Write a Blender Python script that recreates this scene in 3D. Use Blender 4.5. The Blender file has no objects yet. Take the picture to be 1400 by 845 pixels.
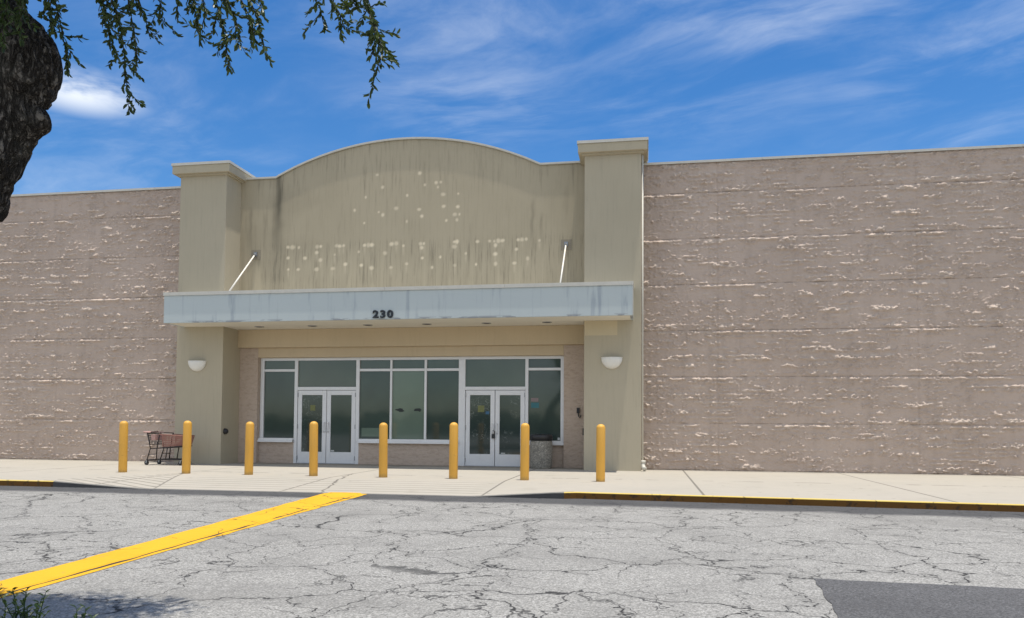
import bpy, bmesh, math, random
import numpy as np
from mathutils import Matrix, Vector, noise as mnoise

random.seed(7)
np.random.seed(7)
R = math.radians
sc = bpy.context.scene
COL = sc.collection

# ------------------------------------------------------------------ camera
CAM_Z = 1.137
YAW, PITCH, ROLL = 0.1713, 0.0406, 0.0071
cam_d = bpy.data.cameras.new('camera')
cam_d.sensor_fit = 'HORIZONTAL'
cam_d.sensor_width = 36.0
cam_d.lens = 36.0 * 1055.56 / 1400.0
cam_d.shift_y = (537.92 - 422.5) / 1400.0
cam_d.clip_start = 0.05
cam_d.clip_end = 3000
cam = bpy.data.objects.new('camera', cam_d)
COL.objects.link(cam)
mw = (Matrix.Rotation(YAW, 4, 'Z') @ Matrix.Rotation(PITCH, 4, 'X') @ Matrix.Rotation(ROLL, 4, 'Y').inverted()
      @ Matrix.Rotation(R(90), 4, 'X'))
cam.matrix_world = Matrix.Translation((0, 0, CAM_Z)) @ mw
sc.camera = cam

# ------------------------------------------------------------------ light
SUN_DIR = Vector((0.105, -0.050, 1.0)).normalized()      # towards the sun
sun_d = bpy.data.lights.new('sun', 'SUN')
sun_d.energy = 4.4
sun_d.angle = R(0.55)
sun_d.color = (1.0, 0.95, 0.87)
sun = bpy.data.objects.new('sun', sun_d)
COL.objects.link(sun)
sun.rotation_euler = SUN_DIR.to_track_quat('Z', 'Y').to_euler()
sun.location = (5, -5, 40)

sc.view_settings.view_transform = 'Standard'
sc.view_settings.look = 'None'
sc.view_settings.gamma = 1.0
sc.view_settings.exposure = 0.2
sc.view_settings.use_curve_mapping = False
sc.render.engine = 'CYCLES'
sc.render.resolution_x, sc.render.resolution_y = 1024, 618
sc.cycles.max_bounces = 6
sc.cycles.diffuse_bounces = 4
sc.cycles.glossy_bounces = 3


# ------------------------------------------------------------------ node helper
class NT:
    def __init__(s, tree):
        s.t = tree
        s.n = tree.nodes
        s.l = tree.links

    def node(s, typ, **kw):
        n = s.n.new(typ)
        for k, v in kw.items():
            setattr(n, k, v)
        return n

    def put(s, sock, v):
        if v is None:
            return
        if isinstance(v, bpy.types.NodeSocket):
            s.l.new(v, sock)
        elif isinstance(v, (tuple, list)) and sock.type == 'RGBA' and len(v) == 3:
            sock.default_value = (*v, 1)
        else:
            sock.default_value = v

    def m(s, op, a, b=None, c=None, clamp=False):
        n = s.node('ShaderNodeMath', operation=op, use_clamp=clamp)
        s.put(n.inputs[0], a); s.put(n.inputs[1], b); s.put(n.inputs[2], c)
        return n.outputs[0]

    def vm(s, op, a, b=None):
        n = s.node('ShaderNodeVectorMath', operation=op)
        s.put(n.inputs[0], a); s.put(n.inputs[1], b)
        return n.outputs['Value'] if op in ('DOT_PRODUCT', 'LENGTH', 'DISTANCE') else n.outputs[0]

    def mix(s, f, a, b, mode='MIX'):
        n = s.node('ShaderNodeMix', data_type='RGBA', blend_type=mode)
        s.put(n.inputs[0], f); s.put(n.inputs[6], a); s.put(n.inputs[7], b)
        return n.outputs[2]

    def pos(s):
        return s.node('ShaderNodeNewGeometry').outputs['Position']

    def obj(s):
        return s.node('ShaderNodeTexCoord').outputs['Object']

    def sep(s, v):
        n = s.node('ShaderNodeSeparateXYZ'); s.put(n.inputs[0], v)
        return n.outputs

    def comb(s, x, y, z):
        n = s.node('ShaderNodeCombineXYZ')
        s.put(n.inputs[0], x); s.put(n.inputs[1], y); s.put(n.inputs[2], z)
        return n.outputs[0]

    def scale(s, v, sx, sy, sz):
        return s.vm('MULTIPLY', v, (sx, sy, sz))

    def noise(s, v, scale=5.0, detail=4.0, rough=0.55, dist=0.0):
        n = s.node('ShaderNodeTexNoise')
        s.put(n.inputs['Vector'], v)
        n.inputs['Scale'].default_value = scale
        n.inputs['Detail'].default_value = detail
        n.inputs['Roughness'].default_value = rough
        n.inputs['Distortion'].default_value = dist
        return n.outputs['Fac']

    def noise_c(s, v, scale=5.0, detail=3.0):
        n = s.node('ShaderNodeTexNoise')
        s.put(n.inputs['Vector'], v)
        n.inputs['Scale'].default_value = scale
        n.inputs['Detail'].default_value = detail
        return n.outputs['Color']

    def voro(s, v, scale, feature='F1', out='Distance'):
        n = s.node('ShaderNodeTexVoronoi', feature=feature)
        s.put(n.inputs['Vector'], v)
        n.inputs['Scale'].default_value = scale
        return n.outputs[out]

    def step(s, x, lo, hi):
        """smooth 0..1 as x goes lo..hi (lo may exceed hi)"""
        n = s.node('ShaderNodeMapRange', interpolation_type='SMOOTHSTEP')
        s.put(n.inputs[0], x)
        if lo < hi:
            n.inputs[1].default_value, n.inputs[2].default_value = lo, hi
            n.inputs[3].default_value, n.inputs[4].default_value = 0, 1
        else:
            n.inputs[1].default_value, n.inputs[2].default_value = hi, lo
            n.inputs[3].default_value, n.inputs[4].default_value = 1, 0
        return n.outputs[0]

    def attr(s, name):
        return s.node('ShaderNodeAttribute', attribute_name=name).outputs['Fac']


def new_mat(name):
    m = bpy.data.materials.new(name)
    m.use_nodes = True
    N = NT(m.node_tree)
    b = N.n['Principled BSDF']
    return m, N, b


def bump(N, b, h, strength=0.3, dist=0.01):
    n = N.node('ShaderNodeBump')
    n.inputs['Strength'].default_value = strength
    n.inputs['Distance'].default_value = dist
    N.put(n.inputs['Height'], h)
    N.l.new(n.outputs[0], b.inputs['Normal'])


def plain(name, col, rough=0.6, metal=0.0, var=0.12, vscale=9.0, bumps=0.0, spec=0.5):
    """one paint or plastic with a little wear in it"""
    m, N, b = new_mat(name)
    p = N.obj()
    f = N.noise(p, vscale, 5, 0.6)
    g = N.noise(p, vscale * 6, 3, 0.6)
    k = N.m('ADD', N.m('MULTIPLY', N.m('SUBTRACT', f, 0.5), var * 2), N.m('MULTIPLY', N.m('SUBTRACT', g, 0.5), var))
    c = N.mix(1.0, col, N.mix(0.0, (1, 1, 1), (1, 1, 1)), 'MULTIPLY')
    n = N.node('ShaderNodeHueSaturation')
    N.put(n.inputs['Color'], (*col, 1))
    N.put(n.inputs['Value'], N.m('ADD', 1.0, k))
    N.l.new(n.outputs[0], b.inputs['Base Color'])
    b.inputs['Roughness'].default_value = rough
    b.inputs['Metallic'].default_value = metal
    b.inputs['Specular IOR Level'].default_value = spec
    if bumps:
        bump(N, b, g, bumps, 0.004)
    return m


# ------------------------------------------------------------------ sky
w = bpy.data.worlds.new('World')
sc.world = w
w.use_nodes = True
W = NT(w.node_tree)
bg = W.n['Background']
sky = W.node('ShaderNodeTexSky', sky_type='NISHITA')
sky.sun_disc = False
sky.sun_elevation = math.asin(SUN_DIR.z)
sky.sun_rotation = math.atan2(SUN_DIR.x, SUN_DIR.y)
sky.altitude = 10
sky.air_density = 1.0
sky.dust_density = 0.6
sky.ozone_density = 3.0
hs = W.node('ShaderNodeHueSaturation')
hs.inputs['Saturation'].default_value = 1.36
hs.inputs['Hue'].default_value = 0.504
hs.inputs['Value'].default_value = 0.95
W.l.new(sky.outputs[0], hs.inputs['Color'])
d = W.node('ShaderNodeTexCoord').outputs['Generated']
dx, dy, dz = W.sep(d)
zz = W.m('MAXIMUM', dz, 0.04)
P2 = W.comb(W.m('DIVIDE', dx, zz), W.m('DIVIDE', dy, zz), 0.0)      # the cloud layer as a high flat sheet
warp = W.vm('ADD', P2, W.scale(W.vm('SUBTRACT', W.noise_c(P2, 1.1, 3), (0.5, 0.5, 0.5)), 0.6, 0.6, 0))
rot = W.node('ShaderNodeVectorRotate', rotation_type='Z_AXIS')
W.put(rot.inputs['Vector'], warp)
rot.inputs['Angle'].default_value = R(24)
st = W.scale(rot.outputs[0], 1.0, 1.9, 1)
fib = W.noise(st, 2.6, 10, 0.64, 0.15)
big = W.noise(W.vm('ADD', P2, (3.7, 1.9, 0)), 0.75, 3, 0.5)


def blob(px, py, r0, r1):
    return W.step(W.vm('DISTANCE', P2, (px, py, 0)), r1, r0)


soft = W.noise(W.scale(rot.outputs[0], 1.0, 1.6, 1), 1.3, 5, 0.5, 0.2)
fib = W.m('ADD', W.m('MULTIPLY', fib, 0.45), W.m('MULTIPLY', soft, 0.55))
msk = W.m('MULTIPLY', W.step(fib, 0.40, 0.86), W.step(big, 0.36, 0.68))
area = W.m('MAXIMUM', W.m('MULTIPLY', blob(-0.45, 1.72, 0.1, 0.75), 0.85), blob(0.30, 1.72, 0.1, 0.8))
area = W.m('MAXIMUM', area, W.m('MULTIPLY', blob(-0.55, 2.3, 0.1, 0.6), 0.75))
area = W.m('MAXIMUM', area, W.m('MULTIPLY', blob(0.1, 2.3, 0.1, 0.9), 0.5))
area = W.m('MAXIMUM', area, W.m('MULTIPLY', blob(0.95, 2.15, 0.1, 0.8), 0.8))
area = W.m('MAXIMUM', area, W.m('MULTIPLY', blob(-2.5, 2.7, 0.1, 1.2), 0.45))
wisp = W.m('MULTIPLY', W.step(fib, 0.40, 0.74), area)
puff = W.m('MULTIPLY', blob(-1.70, 2.05, 0.0, 0.27), W.step(W.noise(P2, 3.0, 6, 0.6, 0.3), 0.30, 0.62))
cl = W.m('MAXIMUM', W.m('MULTIPLY', msk, 0.34), W.m('MULTIPLY', wisp, 0.40))
cl = W.m('MAXIMUM', cl, W.m('MULTIPLY', puff, 0.85))
back = W.m('MULTIPLY', W.step(dy, 0.05, -0.45), W.m('MULTIPLY', W.step(W.noise(d, 2.2, 5, 0.6), 0.30, 0.62), W.step(dz, 0.0, 0.06)))     # unseen cloud added behind the viewer to brighten and neutralise the facade
cl = W.m('MAXIMUM', cl, W.m('MULTIPLY', back, 0.85))
skycol = W.mix(cl, hs.outputs[0], (7.0, 7.3, 7.6))
W.l.new(skycol, bg.inputs['Color'])
bg.inputs['Strength'].default_value = 0.135

# ------------------------------------------------------------------ mesh helpers


def link_mesh(name, me, mat=None, parent=None, smooth=False):
    o = bpy.data.objects.new(name, me)
    COL.objects.link(o)
    if mat is not None:
        for mm in (mat if isinstance(mat, (list, tuple)) else [mat]):
            me.materials.append(mm)
    if parent is not None:
        o.parent = parent
    if smooth:
        me.polygons.foreach_set('use_smooth', [True] * len(me.polygons))
    return o


class MB:
    """collects shapes; build() links them as one mesh object"""

    def __init__(s):
        s.b = bmesh.new()

    def box(s, x0, x1, y0, y1, z0, z1, mi=0):
        v = [s.b.verts.new(p) for p in ((x0, y0, z0), (x1, y0, z0), (x1, y1, z0), (x0, y1, z0),
                                        (x0, y0, z1), (x1, y0, z1), (x1, y1, z1), (x0, y1, z1))]
        for f in ((0, 3, 2, 1), (4, 5, 6, 7), (0, 1, 5, 4), (1, 2, 6, 5), (2, 3, 7, 6), (3, 0, 4, 7)):
            s.b.faces.new([v[i] for i in f]).material_index = mi
        return v

    def bar(s, a, b, w, h=None, up=(0, 0, 1)):
        """a square bar from a to b"""
        a, b = Vector(a), Vector(b)
        h = w if h is None else h
        t = (b - a).normalized()
        u = Vector(up)
        if abs(t.dot(u)) > 0.95:
            u = Vector((1, 0, 0))
        r = t.cross(u).normalized()
        u = r.cross(t).normalized()
        v = []
        for p in (a, b):
            for i, j in ((-1, -1), (1, -1), (1, 1), (-1, 1)):
                v.append(s.b.verts.new(p + r * i * w / 2 + u * j * h / 2))
        for f in ((3, 2, 1, 0), (4, 5, 6, 7), (0, 1, 5, 4), (1, 2, 6, 5), (2, 3, 7, 6), (3, 0, 4, 7)):
            s.b.faces.new([v[i] for i in f])

    def tube(s, pts, r, n=8, cap=True):
        pts = [Vector(p) for p in pts]
        rs = r if isinstance(r, (list, tuple)) else [r] * len(pts)
        rings = []
        ref = None
        for i, p in enumerate(pts):
            t = (pts[min(i + 1, len(pts) - 1)] - pts[max(i - 1, 0)]).normalized()
            if ref is None:
                ref = Vector((0, 0, 1)) if abs(t.z) < 0.9 else Vector((1, 0, 0))
            a = t.cross(ref).normalized()
            c = a.cross(t).normalized()
            ref = c
            rings.append([s.b.verts.new(p + (a * math.cos(2 * math.pi * k / n) + c * math.sin(2 * math.pi * k / n)) * rs[i])
                          for k in range(n)])
        for i in range(len(rings) - 1):
            for k in range(n):
                s.b.faces.new((rings[i][k], rings[i][(k + 1) % n], rings[i + 1][(k + 1) % n], rings[i + 1][k]))
        if cap:
            s.b.faces.new(rings[0][::-1])
            s.b.faces.new(rings[-1])

    def lathe(s, prof, n=24, c=(0, 0, 0), a0=0.0, a1=2 * math.pi):
        full = abs(a1 - a0 - 2 * math.pi) < 1e-6
        cnt = n if full else n + 1
        rings = []
        for r, z in prof:
            if r < 1e-6:
                rings.append([s.b.verts.new((c[0], c[1], c[2] + z))])
            else:
                rings.append([s.b.verts.new((c[0] + r * math.cos(a0 + (a1 - a0) * k / n), c[1] + r * math.sin(a0 + (a1 - a0) * k / n), c[2] + z))
                              for k in range(cnt)])
        for A, B in zip(rings[:-1], rings[1:]):
            for k in range(n):
                q = (k + 1) % cnt
                if len(A) == 1 and len(B) == 1:
                    continue
                if len(A) == 1:
                    s.b.faces.new((A[0], B[q], B[k]))
                elif len(B) == 1:
                    s.b.faces.new((A[k], A[q], B[0]))
                else:
                    s.b.faces.new((A[k], A[q], B[q], B[k]))

    def prism(s, poly, z0, z1):
        lo = [s.b.verts.new((x, y, z0)) for x, y in poly]
        hi = [s.b.verts.new((x, y, z1)) for x, y in poly]
        n = len(poly)
        s.b.faces.new(lo[::-1]); s.b.faces.new(hi)
        for i in range(n):
            s.b.faces.new((lo[i], lo[(i + 1) % n], hi[(i + 1) % n], hi[i]))

    def build(s, name, mat=None, parent=None, smooth=False, bevel=0.0, loc=None):
        me = bpy.data.meshes.new(name)
        bmesh.ops.recalc_face_normals(s.b, faces=s.b.faces)
        s.b.to_mesh(me)
        s.b.free()
        o = link_mesh(name, me, mat, parent, smooth)
        if bevel:
            md = o.modifiers.new('bevel', 'BEVEL')
            md.width = bevel; md.segments = 2; md.limit_method = 'ANGLE'
        if loc is not None:
            o.location = loc
        return o


def box(name, x0, x1, y0, y1, z0, z1, mat, parent=None, bevel=0.0):
    m = MB(); m.box(x0, x1, y0, y1, z0, z1)
    return m.build(name, mat, parent, bevel=bevel)


def empty(name, loc=(0, 0, 0), rz=0.0):
    o = bpy.data.objects.new(name, None)
    COL.objects.link(o)
    o.location = loc
    o.rotation_euler = (0, 0, rz)
    o.empty_display_size = 0.2
    return o


def tag(o, label=None, cat=None, group=None, kind=None):
    if label: o['label'] = label
    if cat: o['category'] = cat
    if group: o['group'] = group
    if kind: o['kind'] = kind
    return o


def copy_tree(o, parent=None):
    c = o.copy()
    COL.objects.link(c)
    c.parent = parent
    for ch in list(o.children):
        copy_tree(ch, c)
    return c


def grid_mesh(name, P, flip=False):
    """mesh from an (nv, nu, 3) array of points"""
    nv, nu, _ = P.shape
    me = bpy.data.meshes.new(name)
    idx = np.arange(nv * nu).reshape(nv, nu)
    q = np.stack([idx[:-1, :-1], idx[:-1, 1:], idx[1:, 1:], idx[1:, :-1]], -1).reshape(-1, 4)
    if flip:
        q = q[:, ::-1]
    n = len(q)
    me.vertices.add(nv * nu)
    me.vertices.foreach_set('co', P.reshape(-1).astype(np.float32))
    me.loops.add(n * 4)
    me.loops.foreach_set('vertex_index', q.reshape(-1).astype(np.int32))
    me.polygons.add(n)
    me.polygons.foreach_set('loop_start', np.arange(0, n * 4, 4, dtype=np.int32))
    me.polygons.foreach_set('loop_total', np.full(n, 4, dtype=np.int32))
    me.update(calc_edges=True)
    return me


def set_attr(me, name, arr):
    a = me.attributes.new(name, 'FLOAT', 'POINT')
    a.data.foreach_set('value', arr.reshape(-1).astype(np.float32))


_T = np.random.RandomState(3).rand(256, 256)


def vnoise(x, y):
    """smooth value noise 0..1 on arrays"""
    xi = np.floor(x).astype(int); yi = np.floor(y).astype(int)
    fx = x - xi; fy = y - yi
    fx = fx * fx * (3 - 2 * fx); fy = fy * fy * (3 - 2 * fy)
    g = lambda i, j: _T[i % 256, j % 256]
    return (g(xi, yi) * (1 - fx) * (1 - fy) + g(xi + 1, yi) * fx * (1 - fy)
            + g(xi, yi + 1) * (1 - fx) * fy + g(xi + 1, yi + 1) * fx * fy)


def fbm(x, y, octv=4, gain=0.5):
    s = 0; a = 1.0; t = 0
    for k in range(octv):
        s = s + a * vnoise(x * 2 ** k + 17.3 * k, y * 2 ** k + 9.1 * k); t += a; a *= gain
    return s / t


# ------------------------------------------------------------------ materials
def stucco(name, col, streak=0.5, dark=(0.10, 0.095, 0.08), attrs=False, streak_scale=7.0):
    m, N, b = new_mat(name)
    p = N.pos()
    x, y, z = N.sep(p)
    u = N.m('ADD', x, N.m('MULTIPLY', y, 0.83))
    s1 = N.noise(N.comb(N.m('MULTIPLY', u, streak_scale), N.m('MULTIPLY', z, 0.8), 0.0), 1.0, 6, 0.68)
    s2 = N.noise(N.comb(N.m('MULTIPLY', u, streak_scale * 3.1), N.m('MULTIPLY', z, 1.1), 3.0), 1.0, 4, 0.6)
    bigv = N.noise(p, 0.45, 4, 0.55)
    fine = N.noise(p, 55.0, 3, 0.6)
    k = N.m('MULTIPLY', N.step(s1, 0.48, 0.74), streak)
    k = N.m('ADD', k, N.m('MULTIPLY', N.step(s2, 0.54, 0.78), streak * 0.5))
    c = N.mix(N.m('MULTIPLY', N.step(bigv, 0.35, 0.7), 0.35), col, tuple(v * f for v, f in zip(col, (0.80, 0.80, 0.78))))
    c = N.mix(N.m('MULTIPLY', N.step(fine, 0.5, 0.75), 0.12), c, tuple(v * 0.6 for v in col))
    if attrs:
        sa = N.attr('stain')
        k = N.m('ADD', N.m('MULTIPLY', k, N.m('ADD', 0.04, N.m('MULTIPLY', N.attr('streaky'), 0.95))), sa, clamp=True)
    c = N.mix(N.m('MINIMUM', k, 0.9), c, dark)
    if attrs:
        c = N.mix(N.m('MULTIPLY', N.attr('patch'), 0.92), c, (0.80, 0.69, 0.50))
        c = N.mix(N.m('MULTIPLY', N.attr('wash'), 0.5), c, (0.55, 0.48, 0.34))
    N.l.new(c, b.inputs['Base Color'])
    b.inputs['Roughness'].default_value = 0.9
    b.inputs['Specular IOR Level'].default_value = 0.15
    bump(N, b, N.noise(p, 90, 4, 0.7), 0.25, 0.004)
    return m


def block_paint(name, col):
    m, N, b = new_mat(name)
    p = N.pos()
    x, y, z = N.sep(p)
    big = N.noise(p, 0.35, 4, 0.55)
    mid = N.noise(p, 6.0, 4, 0.6)
    fine = N.noise(p, 45.0, 4, 0.7)
    stk = N.noise(N.comb(N.m('MULTIPLY', x, 3.5), N.m('MULTIPLY', y, 3.5), N.m('MULTIPLY', z, 0.3)), 1.0, 5, 0.6)
    c = N.mix(N.m('MULTIPLY', N.step(big, 0.35, 0.68), 0.5), col, tuple(v * f for v, f in zip(col, (0.86, 0.85, 0.84))))
    c = N.mix(N.m('MULTIPLY', N.step(mid, 0.45, 0.75), 0.25), c, tuple(v * f for v, f in zip(col, (0.72, 0.70, 0.68))))
    c = N.mix(N.m('MULTIPLY', N.step(stk, 0.5, 0.75), 0.22), c, tuple(v * 0.6 for v in col))
    c = N.mix(N.m('MULTIPLY', N.step(fine, 0.60, 0.74), 0.45), c, tuple(v * 0.40 for v in col))
    c = N.mix(N.m('MULTIPLY', N.attr('sun_fleck'), 0.30), c, (0.66, 0.585, 0.485))  # sunlight on the ledges painted in as a lighter cream
    r6 = N.m('ABSOLUTE', N.m('SUBTRACT', N.m('FRACT', N.m('ADD', N.m('DIVIDE', N.m('SUBTRACT', z, 0.01), 1.2), 0.5)), 0.5))
    c = N.mix(N.m('MULTIPLY', N.step(r6, 0.014, 0.007), N.m('MULTIPLY', N.step(mid, 0.42, 0.60), 0.5)), c, tuple(v * 0.35 for v in col))
    N.l.new(c, b.inputs['Base Color'])
    b.inputs['Roughness'].default_value = 0.92
    b.inputs['Specular IOR Level'].default_value = 0.1
    bump(N, b, N.m('ADD', N.noise(p, 38, 5, 0.7), N.m('MULTIPLY', mid, 0.5)), 0.6, 0.012)
    return m


def block_flat(name, col):
    """the same painted split block where no sun reaches it: courses in the relief only"""
    m, N, b = new_mat(name)
    p = N.pos()
    x, y, z = N.sep(p)
    mid = N.noise(N.scale(p, 1, 1, 2.2), 7.0, 5, 0.65, 0.4)
    fine = N.noise(p, 45.0, 4, 0.7)
    row = N.m('ABSOLUTE', N.m('SUBTRACT', N.m('FRACT', N.m('DIVIDE', z, 0.2)), 0.5))
    joint = N.step(row, 0.45, 0.49)
    c = N.mix(N.m('MULTIPLY', N.step(mid, 0.42, 0.72), 0.45), col, tuple(v * f for v, f in zip(col, (0.62, 0.58, 0.54))))
    c = N.mix(N.m('MULTIPLY', N.step(fine, 0.55, 0.74), 0.4), c, tuple(v * 0.45 for v in col))
    N.l.new(c, b.inputs['Base Color'])
    b.inputs['Roughness'].default_value = 0.92
    b.inputs['Specular IOR Level'].default_value = 0.1
    bump(N, b, N.m('SUBTRACT', N.m('ADD', mid, N.m('MULTIPLY', fine, 0.3)), N.m('MULTIPLY', joint, 0.12)), 0.8, 0.03)
    return m


STUCCO = (0.455, 0.402, 0.298)
M = {}
M['pillar'] = stucco('pillar_stucco', STUCCO, 0.20, (0.25, 0.23, 0.18), streak_scale=14.0)
M['panel'] = stucco('sign_panel_stucco', (0.445, 0.385, 0.275), 0.66, (0.14, 0.125, 0.09), attrs=True, streak_scale=15.0)
M['header'] = stucco('header_stucco', (0.56, 0.455, 0.31), 0.12, (0.25, 0.21, 0.14))
M['cap'] = stucco('cap_stucco', (0.46, 0.405, 0.295), 0.2, (0.25, 0.22, 0.16))
M['block'] = block_paint('split_block_paint', (0.52, 0.418, 0.348))
M['blockflat'] = block_flat('split_block_in_recess', (0.52, 0.42, 0.34))
M['flash'] = plain('metal_flashing', (0.54, 0.52, 0.46), 0.45, 0.0, 0.15, 5)
M['alu'] = plain('aluminium_frame', (0.72, 0.72, 0.72), 0.42, 0.15, 0.08, 4)
M['steel'] = plain('grey_steel', (0.30, 0.31, 0.32), 0.4, 0.7, 0.1)
M['black'] = plain('black_plastic', (0.018, 0.018, 0.02), 0.45, 0, 0.1)
M['soffit'] = plain('soffit_paint', (0.72, 0.68, 0.58), 0.8, 0, 0.08, 2.0)
M['lamp'] = plain('lamp_bowl', (0.74, 0.72, 0.66), 0.5, 0, 0.06)
M['white'] = plain('white_plastic', (0.56, 0.53, 0.45), 0.5, 0, 0.1)
M['hole'] = plain('dark_can', (0.06, 0.05, 0.045), 0.6, 0, 0.1)
M['tar'] = plain('roof_membrane', (0.5, 0.5, 0.48), 0.9, 0, 0.15, 1)
M['rod'] = plain('rod_paint', (0.78, 0.74, 0.66), 0.5, 0.0, 0.1)
M['number'] = plain('number_black', (0.012, 0.016, 0.022), 0.4, 0, 0.05)


def canopy_paint():
    m, N, b = new_mat('canopy_paint')
    p = N.pos()
    x, y, z = N.sep(p)
    u = N.m('ADD', x, N.m('MULTIPLY', y, 0.7))
    s1 = N.noise(N.comb(N.m('MULTIPLY', u, 3.6), 0.0, N.m('MULTIPLY', z, 0.35)), 1.0, 5, 0.6)
    s2 = N.noise(N.comb(N.m('MULTIPLY', u, 12.0), 4.0, N.m('MULTIPLY', z, 0.6)), 1.0, 3, 0.6)
    bigv = N.noise(p, 0.8, 4, 0.5)
    col = (0.48, 0.53, 0.525)
    c = N.mix(N.m('MULTIPLY', N.step(bigv, 0.3, 0.7), 0.3), col, (0.44, 0.49, 0.50))
    c = N.mix(N.m('MULTIPLY', N.step(s1, 0.54, 0.68), 0.55), c, (0.22, 0.26, 0.315))
    c = N.mix(N.m('MULTIPLY', N.step(s2, 0.60, 0.80), 0.25), c, (0.22, 0.25, 0.29))
    lo = N.m('MULTIPLY', N.step(z, 3.86, 3.81), N.step(N.noise(N.scale(p, 2.2, 2.2, 9), 1.0, 4, 0.6), 0.53, 0.58))
    c = N.mix(N.m('MULTIPLY', lo, 0.75), c, (0.20, 0.21, 0.23))
    N.l.new(c, b.inputs['Base Color'])
    b.inputs['Roughness'].default_value = 0.55
    bump(N, b, N.noise(p, 60, 3, 0.6), 0.1, 0.004)
    return m


M['canopy'] = canopy_paint()


def glass(name, base, film=0.5, scratch=0.0):
    m, N, b = new_mat(name)
    p = N.pos()
    x, y, z = N.sep(p)
    big = N.noise(p, 0.9, 3, 0.5)
    c = N.mix(N.m('MULTIPLY', N.step(big, 0.3, 0.7), film), base, tuple(v * 0.6 for v in base))
    if scratch:
        vv = N.vm('ADD', p, N.scale(N.noise_c(p, 5, 3), 0.3, 0.3, 0.3))
        e = N.voro(vv, 9.0, 'DISTANCE_TO_EDGE')
        ln = N.m('MULTIPLY', N.step(e, 0.05, 0.012), N.step(N.noise(p, 3.5, 3, 0.6), 0.46, 0.62))
        c = N.mix(N.m('MULTIPLY', ln, scratch), c, (0.30, 0.33, 0.31))
    N.l.new(c, b.inputs['Base Color'])
    N.put(b.inputs['Roughness'], N.m('ADD', 0.03, N.m('MULTIPLY', big, 0.05)))
    b.inputs['IOR'].default_value = 1.6
    b.inputs['Specular IOR Level'].default_value = 0.5
    wv = N.noise(p, 0.7, 2, 0.5)
    bump(N, b, wv, 0.06, 0.01)
    return m


M['glass'] = glass('tinted_glass', (0.052, 0.076, 0.066))
M['glass_up'] = glass('transom_glass', (0.090, 0.115, 0.094), 0.35)
M['glass_mid'] = glass('papered_glass', (0.14, 0.19, 0.15), 0.3)
M['glass_door'] = glass('scratched_door_glass', (0.042, 0.062, 0.057), 0.5, 0.45)


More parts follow.
